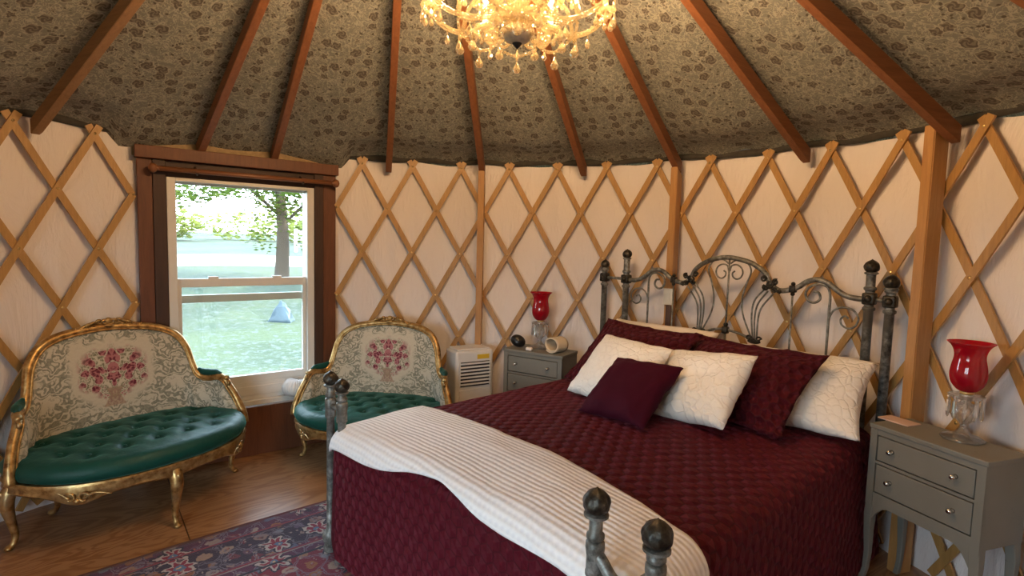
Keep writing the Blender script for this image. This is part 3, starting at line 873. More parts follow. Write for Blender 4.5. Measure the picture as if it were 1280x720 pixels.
def bedspread():
    p0, p1, q0, q1 = -.55, 2.40, -.66, TT1
    st = .021; nu = int((p1 - p0) / st); nv = int((q1 - q0) / st)
    DM = .605 - RR_ + ARC
    def pq(i, j): return p0 + (p1 - p0) * i / nu, q0 + (q1 - q0) * j / nv
    def dd(p, q):
        a0, a1, b0 = S0 + RR_, S1 - RR_, tface(p) + RR_
        dx = max(a0 - p, p - a1, 0); dy = max(0, b0 - q); return dx, dy
    def clampd(p, q):
        dx, dy = dd(p, q); d = hypot(dx, dy)
        m = DM - (.10 * abs(sin(2 * atan2(dy, dx))) if d > 0 else 0)
        if d <= m: return p, q
        k = m / d; a0, a1, b0 = S0 + RR_, S1 - RR_, tface(p) + RR_
        pp = a0 - dx * k if p < a0 else (a1 + dx * k if p > a1 else p)
        return pp, (b0 - dy * k if dy > 0 else q)
    def fn(i, j): 
        p, q = clampd(*pq(i, j)); return drape(p, q)
    def keep(i, j):
        n = 0
        for a, b in ((i, j), (i + 1, j), (i + 1, j + 1), (i, j + 1)):
            p, q = pq(a, b); dx, dy = dd(p, q); d = hypot(dx, dy)
            if d <= DM - (.10 * abs(sin(2 * atan2(dy, dx))) if d > 0 else 0): n += 1
        return n >= 1
    bm = bmesh.new(); grid(bm, nu, nv, fn, lambda i, j: clampd(*pq(i, j)), keep)
    bmesh.ops.dissolve_degenerate(bm, edges=bm.edges[:], dist=1e-4)
    o = from_bm('bedspread', bm, 'quilt'); o.location = (BX, BY, 0); o.rotation_euler = (0, 0, BA)
    md = o.modifiers.new('thick', 'SOLIDIFY'); md.thickness = .008; md.offset = -1
    return tag(o, 'dark burgundy quilted bedspread with honeycomb stitching covering the iron bed', 'bedspread')
bedspread()
def throw():
    p0, p1 = .085, 2.10; nu, nv = 130, 44
    def hang(p): return .10 - .075 * min(1, max(0, p / .9)) if p < .9 else .025 + .06 * min(1, (p - .9) / .8)
    def pq(i, j):
        p = p0 + (p1 - p0) * i / nu
        lo = tface(p) + RR_ - (ARC + hang(p) - RR_) + .012 * sin(p * 9)
        hi = .425 + .022 * sin(p * 2.4 + .5) + .01 * sin(p * 7) - .10 * max(0, min(1, (p - 1.5) / .6))
        return p, lo + (hi - lo) * j / nv
    def fn(i, j):
        p, q = pq(i, j)
        v = drape(p, q, .016 + .006 * max(0, fbm((p * 5, q * 7, 2), 1, 3)), .06, .008)
        return v
    bm = bmesh.new(); grid(bm, nu, nv, fn, lambda i, j: pq(i, j))
    o = from_bm('throw_blanket', bm, 'waffle'); o.location = (BX, BY, 0); o.rotation_euler = (0, 0, BA)
    md = o.modifiers.new('thick', 'SOLIDIFY'); md.thickness = .012; md.offset = 0
    return tag(o, 'white textured throw blanket laid across the foot of the burgundy bed', 'blanket')
throw()

def pillow(name, label, mat, q, w, h, T, flange=0.0, group=None, pinch=.07, seed=0, cat='pillow'):
    s, t, z, tilt, yaw, roll = q
    X = Vector((1, 0, 0)); Z = Vector((0, sin(tilt), cos(tilt)))
    Rz = Matrix.Rotation(yaw, 3, 'Z'); X = Rz @ X; Z = Rz @ Z
    Nn = X.cross(Z); Rn = Matrix.Rotation(roll, 3, Nn); X = Rn @ X; Z = Rn @ Z; Nn = X.cross(Z)
    n = 34; bm = bmesh.new()
    for side in (1, -1):
        def fn(i, j):
            u = 2 * i / n - 1; v = 2 * j / n - 1
            u = math.copysign(abs(u) ** .85, u); v = math.copysign(abs(v) ** .85, v)
            x = w / 2 * u * (1 - pinch * (1 - v * v)); y = h / 2 * v * (1 - pinch * (1 - u * u))
            fu = min(1, (1 - abs(u)) / 1) ; fx, fy = 2 * flange / w, 2 * flange / h
            uu = min(1, abs(u) / (1 - fx)); vv = min(1, abs(v) / (1 - fy))
            th = T / 2 * max(0, (1 - uu ** 2.6) * (1 - vv ** 2.6)) ** .5
            th *= 1 + .12 * fbm((u * 1.5 + seed, v * 1.5, side), 1.0, 2)
            wr = .010 * fbm((u * 3 + seed, v * 3, 4), 1, 3) if max(abs(u), abs(v)) > .7 else 0
            return (x, y, side * th + (.004 if flange else .002) * side + wr)
        grid(bm, n, n, fn, lambda i, j: (w * i / n, h * j / n))
    bnd = [v for v in bm.verts if v.is_boundary]
    bmesh.ops.remove_doubles(bm, verts=bnd, dist=.011)
    o = from_bm(name, bm, mat)
    # local x->X, y->Z(up), z-> facing the foot of the bed
    L = Matrix((X, Z, Nn)).transposed().to_4x4()
    BM = Matrix.Translation((BX, BY, 0)) @ Matrix.Rotation(BA, 4, 'Z')
    o.matrix_world = BM @ Matrix.Translation((s, t, z)) @ L
    return tag(o, label, cat, group)
pillow('bed_pillow', 'white pillow at the back left, tucked behind the left burgundy sham', 'pillowcase', (.56, 1.83, .872, .80, -.05, .02), .78, .46, .17, seed=1)
pillow('bed_pillow', 'white pillow at the back right, sticking out beside the nearer nightstand', 'matelasse', (1.352, 1.775, .848, .90, .10, .01), .86, .48, .18, seed=2)
pillow('pillow_sham', 'burgundy quilted sham leaning at the left, nearest the farther nightstand', 'sham', (.566, 1.618, .870, .80, -.15, .008), .76, .52, .15, .045, seed=3)
pillow('pillow_sham', 'burgundy quilted sham leaning in front of the right white pillow', 'sham', (1.214, 1.620, .868, .85, -.17, .024), .76, .52, .16, .045, seed=4)
pillow('throw_pillow', 'white embossed throw pillow behind the small burgundy cushion, on its left', 'matelasse', (.715, 1.315, .856, .76, -.157, -.008), .50, .42, .15, pinch=.05, seed=5)
pillow('throw_pillow', 'white embossed throw pillow right of the small burgundy cushion', 'matelasse', (1.145, 1.375, .855, .77, -.25, .16), .50, .42, .17, pinch=.05, seed=6)
pillow('throw_pillow', 'small plain burgundy cushion at the front of the pillows', 'satin', (.930, 1.130, .828, .93, -.129, .09), .41, .40, .13, pinch=.08, seed=7, cat='cushion')

# ------------------------------------------------------------------ settees
def settee(loc, n, label, sc=1.0):
    t = thing('settee', label, 'settee', (loc[0], loc[1], 0), atan2(-n[0], n[1])); t.scale = (sc, sc, sc)
    # plan outline of the seat, y to the front
    def plan(a, k=1.0):
        c, s = cos(a), sin(a)
        ex = .86
        x = .565 * math.copysign(abs(c) ** ex, c); 
        y = .435 * math.copysign(abs(s) ** .95, s) if s > 0 else -.265 * abs(s) ** .8
        return x * k, y * k + .02
    # seat rail with carved dips between the legs
    bm = bmesh.new(); n_ = 120; rings = []
    for i in range(n_):
        a = 2 * pi * i / n_; x, y = plan(a); 
        dirv = Vector((x, y - .02, 0)).normalized()
        fr = max(0, sin(a))
        dip = .0
        for c0 in (pi * .27, pi * .73): dip += .042 * math.exp(-((a - c0) / .20) ** 2)
        arch = .02 * math.exp(-((a - pi / 2) / .12) ** 2) + .02 * (math.exp(-(a / .18) ** 2) + math.exp(-((a - pi) / .18) ** 2))
        zb = .292 - dip - arch * .5; ring = []
        for o_, z in ((-.03, zb + .004), (-.004, zb), (.006, zb + .012), (.0, (zb + .345) / 2), (.010, .338), (.004, .352), (-.03, .352)):
            ring.append(bm.verts.new((x + dirv.x * o_, y + dirv.y * o_, z)))
        rings.append(ring)
    for i in range(n_):
        A, Bq = rings[i], rings[(i + 1) % n_]
        for k in range(7): bm.faces.new((A[k], A[(k + 1) % 7], Bq[(k + 1) % 7], Bq[k]))
    rail = from_bm('seat_rail', bm, 'gold', t, angle=60)
    for c0 in (pi * .27, pi * .73):                   # carved leaf scrolls
        bm = bmesh.new(); x, y = plan(c0); dirv = Vector((x, y, 0)).normalized(); tg = Vector((-dirv.y, dirv.x, 0))
        for sg in (-1, 1):
            pts = []
            for q in range(16):
                rr = .028 * (1 - q / 20); an = q * .5
                pts.append(Vector((x, y, .290)) + dirv * .008 + tg * sg * (.03 + rr * cos(an)) + Vector((0, 0, rr * sin(an))))
            tube(bm, pts, [.007, .004], 6)
            tube(bm, spline([Vector((x, y, .285)) + dirv * .008 + tg * sg * .03, Vector((x, y, .315)) + dirv * .008 + tg * sg * .08, Vector((x, y, .305)) + dirv * .004 + tg * sg * .15], 6), [.008, .006, .002], 6)
        ball(bm, (x + dirv.x * .006, y + dirv.y * .006, .275), .014)
        from_bm('carving', bm, 'gold', rail)
    # legs
    for lx, ly in ((.55, .03), (-.55, .03), (0, .435), (.30, -.22), (-.30, -.22)):
        d = Vector((lx, ly, 0)).normalized(); b = Vector((lx, ly, 0)); z = lambda q: Vector((0, 0, q))
        bm = bmesh.new()
        tube(bm, spline([b - d * .02 + z(.335), b + d * .006 + z(.285), b + d * .016 + z(.23), b + d * .004 + z(.15), b - d * .010 + z(.075), b - d * .002 + z(.03), b + d * .022 + z(.012), b + d * .028 + z(.010)], 5),
             [.030, .033, .030, .021, .0155, .014, .015, .009], 12)
        ball(bm, (b.x + d.x * .016, b.y + d.y * .016, .0135), .0135, 1.5, 1.5, 1)
        for k in range(3): ball(bm, (b.x + d.x * .034, b.y + d.y * .034, .285 - .03 * k), .013 - .003 * k, 1, 1, 1.3, 8, 6)
        from_bm('leg', bm, 'gold', t)
    # tufted cushion
    tuf = []
    for r_ in range(-2, 4):
        for c_ in range(-4, 5):
            x = (c_ + .5 * (r_ % 2)) * .155; y = .03 + r_ * .115
            if (x / .50) ** 2 + ((y - .02) / (.36 if y > .02 else .21)) ** 2 < .86: tuf.append((x, y))
    bm = bmesh.new(); na, nr = 120, 34
    prof = [(.965, .352), (1.0, .362), (1.022, .385), (1.012, .412), (.98, .434), (.93, .448)]
    def tz(x, y):
        z = 0
        for (a, b) in tuf:
            d2 = (x - a) ** 2 + (y - b) ** 2
            z -= .024 * math.exp(-d2 / .0009) + .010 * math.exp(-d2 / .006)
        # creases between buttons
        z += -.005 * max(0, cos((x / .155 + y / .23) * 2 * pi)) ** 6 - .005 * max(0, cos((x / .155 - y / .23) * 2 * pi)) ** 6
        return z
    rows = []
    for j in range(nr + 1):
        row = []
        for i in range(na):
            a = 2 * pi * i / na
            if j < len(prof): k, z = prof[j]
            else:
                f = (j - len(prof) + 1) / (nr - len(prof) + 1); k = .93 * (1 - f); z = .448 + .026 * (1 - (1 - f) ** 2)
            x, y = plan(a, k)
            if j >= 3: z += tz(x, y) * min(1, (j - 2) / 4)
            row.append((x, y, z))
        rows.append(row)
    VV = [[bm.verts.new(p) for p in row] for row in rows[:-1]]
    ctr = bm.verts.new((0, .02, rows[-1][0][2]))
    for j in range(nr - 1):
        for i in range(na): bm.faces.new((VV[j][i], VV[j][(i + 1) % na], VV[j + 1][(i + 1) % na], VV[j + 1][i]))
    for i in range(na): bm.faces.new((VV[-1][i], VV[-1][(i + 1) % na], ctr))
    bm.faces.new(VV[0][::-1])
    cu = from_bm('seat_cushion', bm, 'velvet', t)
    for (a, b) in tuf:
        bm = bmesh.new(); ball(bm, (a, b, .448), .010, 1, 1, .5, 10, 6); from_bm('button', bm, 'velvet', cu)
    # back rail
    half = [(.575, .13, .352), (.572, .115, .42), (.548, .075, .52), (.522, .045, .590), (.510, .025, .625), (.500, -.02, .640), (.482, -.075, .628), (.455, -.125, .630), (.428, -.160, .665), (.410, -.185, .740), (.392, -.21, .825), (.345, -.24, .905), (.26, -.268, .952), (.14, -.285, .975), (0, -.292, .985)]
    full = half + [(-x, y, z) for x, y, z in half[-2::-1]]
    RP = spline(full, 5)
    nr_ = len(RP)
    # tapestry panel
    cum = [0]
    for a, b in zip(RP, RP[1:]): cum.append(cum[-1] + hypot(b.x - a.x, b.y - a.y))
    tot = cum[-1]; nv = 16
    def bot(p):
        k = 1 - .10 * min(1, max(0, (p.z - .62) / .3)); yy = p.y * (.80 if p.y < 0 else 1)
        return Vector((p.x * (1 + .06 * min(1, max(0, (p.z - .62) / .3))), yy, .372))
    def tp(i, j):
        p = RP[i]; b = bot(p); f = j / nv
        v = b.lerp(p, f)
        inw = Vector((-v.x, .25 - v.y, 0)); inw.normalize()
        return v + inw * (.010 + .026 * sin(pi * f) * min(1, (p.z - .37) / .2))
    bm = bmesh.new()
    grid(bm, nr_ - 1, nv, tp, lambda i, j: (cum[i] - tot / 2, tp(i, j).z))
    bk = from_bm('back_upholstery', bm, 'tapestry', t)
    bm = bmesh.new()
    def tb(i, j):
        v = bot(RP[i]).lerp(RP[i], j / nv); o = Vector((v.x, v.y - .25, 0)).normalized(); return v + o * .016
    grid(bm, nr_ - 1, nv, tb, lambda i, j: (0, 0))
    from_bm('outer_back', bm, 'velvet', t)
    bm = bmesh.new()
    tube(bm, RP, [.024, .023, .021, .020, .020, .022, .022, .020, .020, .021, .022, .023, .024, .025, .026, .025, .024, .023, .022, .021, .020, .020, .022, .022, .020, .020, .021, .023, .024], 12)
    for s in (1, -1):                                    # scrolled arm ends
        pts = [(s * (.512 + .004 * q / 12), .03 + .030 * (1 - q / 16) * cos(q * .55 + 1.6) + .018, .612 + .028 * (1 - q / 16) * sin(q * .55 + 1.6)) for q in range(14)]
        tube(bm, pts, [.016, .010], 8)
    br = from_bm('back_rail', bm, 'gold', t)
    bm = bmesh.new()
    tube(bm, [p + (Vector((-p.x, .25 - p.y, 0)).normalized() * .022) - Vector((0, 0, .012)) for p in RP], .0065, 6)
    from_bm('inner_bead', bm, 'gold', br)
    # crest carving: leaves and shell
    bm = bmesh.new()
    for s in (1, -1):
        for q in range(5):
            x = s * (.022 + .026 * q); z = 1.016 - .0045 * q * q * .55 + .004 * (q % 2)
            pts = [(x + s * .016 * (1 - w / 12) * cos(w * .6), -.275 + .008 * sin(w), z + .016 * (1 - w / 14) * sin(w * .6)) for w in range(10)]
            tube(bm, pts, [.009, .005], 6)
        tube(bm, spline([(s * .03, -.28, 1.005), (s * .09, -.278, 1.012), (s * .15, -.27, .988), (s * .17, -.265, .998)], 5), [.010, .008, .004], 6)
    ball(bm, (0, -.278, 1.022), .020, 1.1, .7, 1.0); ball(bm, (0, -.27, .996), .016, 1.6, .8, .8)
    from_bm('crest_carving', bm, 'gold', br)
    for s in (1, -1):
        bm = bmesh.new()
        tube(bm, spline([(s * .504, -.005, .656), (s * .494, -.045, .662), (s * .476, -.09, .660), (s * .455, -.125, .664), (s * .438, -.148, .682)], 5), [.010, .021, .023, .021, .010], 12)
        from_bm('arm_pad', bm, 'velvet', t)
    return t
settee((-2.095, 3.035), (.844, -.536), 'gilt settee with green velvet seat and floral tapestry back, left of the window')
settee((-.91, 3.76), (-.10, -.995), 'gilt settee with tufted green velvet seat, between the window and the bed', .94)

# ------------------------------------------------------------------ nightstands
def nightstand(loc, rz, label):
    """loc = front left top corner seen from the front; x along the front, y to the back"""
    W, D, H = .47, .25, .765
    t = thing('nightstand', label, 'nightstand', (loc[0], loc[1], 0), rz)
    zb = .41
    bm = bmesh.new()
    box(bm, -.006, W + .006, -.006, D, H - .022, H, .004)
    top = from_bm('top', bm, 'grey', t, smooth=False)
    bm = bmesh.new()
    # carcass as frame: sides, back, stiles, rails
    for b in ((0, .018, 0, D - .002, zb, H - .0225), (W - .018, W, 0, D - .002, zb, H - .0225), (.018, W - .018, D - .016, D - .004, zb, H - .0225),
              (.0, .032, -.002, .02, zb - .02, H - .0225), (W - .032, W, -.002, .02, zb - .02, H - .0225),
              (.032, W - .032, 0, .02, H - .046, H - .0225), (.032, W - .032, 0, .02, .588, .600), (.032, W - .032, 0, .02, zb, .452)): box(bm, *b)
    cs = from_bm('cabinet', bm, 'grey', t, smooth=False)
    bm = bmesh.new(); box(bm, .018, W - .018, .034, .038, zb + .02, H - .03); from_bm('gap_shade_sheet', bm, 'gap', cs, smooth=False)  # near-black sheet behind the drawers, stands for shade in their gaps
    for z0, z1 in ((.605, .714), (.457, .583)):
        bm = bmesh.new(); box(bm, .037, W - .037, -.001, .03, z0, z1, .003); d = from_bm('drawer', bm, 'grey', t, smooth=False)
        for x in (.105, W - .105):
            bm = bmesh.new(); lathe(bm, [(.010, 0), (.005, .004), (.005, .012), (.0105, .017), (.0115, .023), (.007, .029), (.0004, .030)], 14)
            bmesh.ops.transform(bm, matrix=Matrix.Translation((x, -.001, (z0 + z1) / 2 + .004)) @ Matrix.Rotation(pi / 2, 4, 'X'), verts=bm.verts)
            from_bm('knob', bm, 'chrome', d)
    # arched apron between the legs
    def apron(x0, x1, y):
        bm = bmesh.new(); m = 24; A = []
        for i in range(m + 1):
            f = i / m; x = x0 + (x1 - x0) * f
            e = min(f, 1 - f) * (x1 - x0)
            z = zb - .012 - .075 * max(0, 1 - e / .075) ** 2
            A.append([bm.verts.new((x, y, zb + .002)), bm.verts.new((x, y, z)), bm.verts.new((x, y + .016, z)), bm.verts.new((x, y + .016, zb + .002))])
        for P, Q in zip(A, A[1:]):
            for k in range(4): bm.faces.new((P[k], P[(k + 1) % 4], Q[(k + 1) % 4], Q[k]))
        bm.faces.new(A[0]); bm.faces.new(A[-1]); return bm
    from_bm('apron', apron(.03, W - .03, .001), 'grey', t, smooth=False)
    for x, s in ((0, -1), (W, 1)):
        for y, e in ((0, -1), (D - .004, 1)):
            bm = bmesh.new(); rings = []
            for z, o_, w in ((zb + .003, 0, .040), (.34, .004, .036), (.25, .000, .030), (.16, -.006, .025), (.08, -.004, .022), (.03, .006, .022), (0, .016, .024)):
                cx = x + s * o_ - s * w / 2; cy = y + e * o_ * .6 - e * w / 2
                rings.append([bm.verts.new((cx + a * w / 2, cy + b * w / 2, z)) for a, b in ((-1, -1), (1, -1), (1, 1), (-1, 1))])
            for P, Q in zip(rings, rings[1:]):
                for k in range(4): bm.faces.new((P[k], P[(k + 1) % 4], Q[(k + 1) % 4], Q[k]))
            bm.faces.new(rings[0]); bm.faces.new(rings[-1])
            bmesh.ops.bevel(bm, geom=[q for q in bm.edges if q.is_boundary is False], offset=.003, segments=1, affect='EDGES')
            from_bm('leg', bm, 'grey', t, smooth=False)
    return t
NH = .765
nsR = nightstand((1.655, 2.475), atan2(-.43, .145), 'grey painted nightstand with two drawers, nearest the viewer, right of the bed')
nsL = nightstand((-.045, 4.015), rad(-31), 'grey painted nightstand in the far corner between air conditioner and bed')

def hurricane(loc, label):
    t = thing('hurricane_lamp', label, 'lamp', loc)
    bm = bmesh.new()
    lathe(bm, [(.0005, .0), (.074, .0), (.076, .008), (.066, .014), (.040, .022), (.022, .034), (.013, .048), (.012, .062), (.020, .074), (.034, .088), (.043, .110), (.040, .135), (.027, .152), (.018, .160), (.018, .176), (.024, .185), (.020, .196)], 28, lambda a, f: 1 + .035 * cos(8 * a) * (f < .8))
    b = from_bm('crystal_base', bm, 'crystal', t)
    bm = bmesh.new()
    lathe(bm, [(.020, .168), (.050, .176), (.060, .186), (.062, .190), (.050, .184), (.020, .180)], 32, lambda a, f: 1 + .05 * cos(10 * a) * (f > .2))
    sk = from_bm('drip_tray', bm, 'crystal', t)
    pm = bmesh.new()
    lathe(pm, [(.0005, 0), (.0065, -.004), (.0065, -.010), (.002, -.014)], 6)
    lathe(pm, [(.0015, -.013), (.0065, -.022), (.0080, -.070), (.0060, -.088), (.0005, -.096)], 6)
    me = bpy.data.meshes.new('prism'); pm.to_mesh(me); pm.free(); me.materials.append(M['crystal'])
    for k in range(10):
        a = 2 * pi * k / 10 + .2
        o = bpy.data.objects.new('prism', me); COL.objects.link(o); o.parent = sk; o.location = (.058 * cos(a), .058 * sin(a), .186); o.rotation_euler = (0, 0, a)
    bm = bmesh.new(); lathe(bm, [(.012, .19), (.024, .196), (.024, .204), (.014, .212)], 20); from_bm('collar', bm, 'brass', t)
    bm = bmesh.new()
    P = spline([(.020, 0, .205), (.036, 0, .212), (.056, 0, .238), (.0635, 0, .272), (.060, 0, .310), (.0535, 0, .345), (.055, 0, .370), (.066, 0, .395), (.082, 0, .412)], 4)
    prof = [(p.x, p.z) for p in P]
    prof += [(p.x - .0025, p.z) for p in P[::-1]]
    lathe(bm, prof, 36)
    s = from_bm('glass_shade', bm, 'ruby', t); s['label'] = 'ruby red glass shade'
    bm = bmesh.new(); lathe(bm, [(.010, .21), (.011, .212), (.011, .275), (.009, .28), (.0012, .282), (.0012, .292), (.0004, .293)], 14); from_bm('candle', bm, 'candle', t)
    return t
hurricane((1.905, 2.275, NH), 'crystal hurricane lamp with ruby glass shade on the nearer nightstand')
hurricane((.215, 4.055, NH), 'crystal hurricane lamp with ruby glass shade on the far nightstand')

def speaker():
    t = thing('speaker', 'small black egg-shaped speaker lying at the left of the far nightstand', 'speaker', (.055, 4.045, NH))
    bm = bmesh.new(); ball(bm, (0, 0, .050), .047, 1.22, .85, .93, 24, 16); bmesh.ops.transform(bm, matrix=Matrix.Rotation(rad(25), 4, 'Y'), verts=bm.verts, space=Matrix.Translation((0, 0, -.05)))
    from_bm('body', bm, 'black', t)
    bm = bmesh.new(); lathe(bm, [(.0005, .004), (.02, .003), (.024, 0), (.024, -.004)], 20); bmesh.ops.transform(bm, matrix=Matrix.Translation((.0, -.038, .05)) @ Matrix.Rotation(rad(80), 4, 'X'), verts=bm.verts); from_bm('grille', bm, 'black', t)
speaker()
bm = bmesh.new(); box(bm, -.026, .026, -.016, .016, 0, .026, .010)
o = from_bm('soap_bar', bm, 'pillowcase'); o.location = (.135, 3.935, NH); o.rotation_euler = (0, 0, -.5); tag(o, 'small white rounded block beside the black speaker on far nightstand', 'soap')
def roll():
    # cream rolled cloth collar, open toward the viewer
    bm = bmesh.new(); n = 46
    prof = []
    for i in range(n + 1):
        a = -2.3 + (2 * pi + 1.3) * i / n; r = .054 - .012 * i / n
        prof.append((1.25 * r * cos(a), r * sin(a) + .058))
    def pt(i, j, o_):
        x, z = prof[i]; x2, z2 = prof[min(i + 1, n)]; x1, z1 = prof[max(i - 1, 0)]
        tx, tz = x2 - x1, z2 - z1; l = hypot(tx, tz) or 1
        return (x - tz / l * o_, -.055 + .11 * j / 6, z + tx / l * o_)
    A = grid(bm, n, 6, lambda i, j: pt(i, j, .0045)); Bq = grid(bm, n, 6, lambda i, j: pt(i, j, -.0045))
    for i in range(n):
        for j in (0, 6): bm.faces.new((A[i][j], A[i + 1][j], Bq[i + 1][j], Bq[i][j]))
    for j in range(6):
        for i in (0, n): bm.faces.new((A[i][j], A[i][j + 1], Bq[i][j + 1], Bq[i][j]))
    zmin = min(v.co.z for v in bm.verts)
    for v in bm.verts: v.co.z -= zmin
    o = from_bm('rolled_cloth', bm, 'cream'); o.location = (.325, 3.905, NH); o.rotation_euler = (0, 0, rad(-48))
    tag(o, 'cream rolled band of cloth on the far nightstand beside the lamp', 'cloth')
roll()
def tray():
    bm = bmesh.new(); box(bm, -.07, .07, -.045, .045, 0, .006, .002)
    o = from_bm('card', bm, 'paper', smooth=False); o.location = (1.795, 2.50, NH); o.rotation_euler = (0, 0, -1.2)
    tag(o, 'flat pinkish card lying at the back of the nearer nightstand', 'card')
tray()

# ------------------------------------------------------------------ portable air conditioner and hose
def aircon():
    fl = Vector((-.392, 3.965, 0)); fr = Vector((-.125, 4.12, 0)); d = fr - fl; W = d.length; D = .19; H = .735
    t = thing('air_conditioner', 'white portable air conditioner standing between the settee and far nightstand', 'air conditioner', fl, atan2(d.y, d.x))
    bm = bmesh.new(); box(bm, 0, W, 0, D, .03, H, .018)
    bd = from_bm('housing', bm, 'acwhite', t, smooth=False)
    bm = bmesh.new(); box(bm, .02, W - .02, .02, D - .02, H + .0005, H + .012, .004); from_bm('top_panel', bm, 'acwhite', t, smooth=False)
    bm = bmesh.new(); box(bm, .035, W - .035, -.003, .0, H - .265, H - .082); g = from_bm('vent', bm, 'acdark', t, smooth=False)
    bm = bmesh.new()
    for k in range(7):
        z = H - .100 - k * .0255
        box(bm, .032, W - .032, -.016, -.0035, z, z + .012, .002, None)
    for x in (.028, W - .034): box(bm, x, x + .006, -.014, -.0035, H - .27, H - .077)
    from_bm('louvre', bm, 'acwhite', g, smooth=False)
    bm = bmesh.new(); box(bm, W * .56, W * .88, -.0015, -.0002, H - .066, H - .032); l = from_bm('sticker', bm, 'yellow', t, smooth=False); l['label'] = 'yellow sticker'
    bm = bmesh.new(); box(bm, .03, W - .03, -.006, -.0002, .08, H - .29, .006); from_bm('front_panel', bm, 'acwhite', t, smooth=False)
    for x in (.04, W - .04):
        for y in (.04, D - .04):
            bm = bmesh.new(); lathe(bm, [(.014, 0), (.016, .01), (.016, .02), (.010, .031)], 12, at=(x, y, 0)); from_bm('caster', bm, 'black', t)
aircon()
def hose():
    P = PL + WX * .865 + Vector((0, 0, .462)); inn = Vector((WX.y, -WX.x, 0))
    pts = spline([P + inn * .02, P + inn * .085 + WX * .03, Vector((-1.37, 3.955, .445)), Vector((-1.15, 4.08, .42)), Vector((-.95, 4.152, .40)), Vector((-.70, 4.185, .40)), Vector((-.50, 4.19, .42))], 18)
    bm = bmesh.new()
    dense = []
    for a, b in zip(pts, pts[1:]):
        for k in range(2): dense.append(a.lerp(b, k / 2))
    dense.append(pts[-1])
    rr = [.060 + .0045 * sin(i * 1.9) for i in range(len(dense))]
    tube(bm, dense, rr, 20)
    o = from_bm('exhaust_hose', bm, 'acwhite'); tag(o, 'white ribbed exhaust hose running from the window behind the settee', 'hose')
hose()

# ------------------------------------------------------------------ rug
def rug_():
    # uv in metres; x along the bed's foot direction, y toward its head
    S_0, S_1, T_0, T_1 = -.50, 2.58, -1.50, 1.80
    bm = bmesh.new(); n = 60
    ln = math.sqrt(.7071)
    def fn(i, j):
        s = S_0 + (S_1 - S_0) * i / n; t = T_0 + (T_1 - T_0) * j / n
        s += .008 * sin(t * 5) * (1 if i == 0 else .3)
        P = Vector((BX, BY, 0)) + U * s + V * t
        d = Vector((P.x - CX, P.y - CY, 0)); 
        if d.length > 2.38: P = Vector((CX, CY, 0)) + d * (2.38 / d.length)
        P.z = .011 + .0015 * fbm((s * 4, t * 4, 0))
        return P
    grid(bm, n, n, fn, lambda i, j: (3.1 * i / n, 3.3 * (1 - j / n)))
    o = from_bm('rug', bm, 'rug')
    md = o.modifiers.new('thick', 'SOLIDIFY'); md.thickness = .009; md.offset = -1
    tag(o, 'red and navy patterned rug spread on the floor under the bed', 'rug')
rug_()

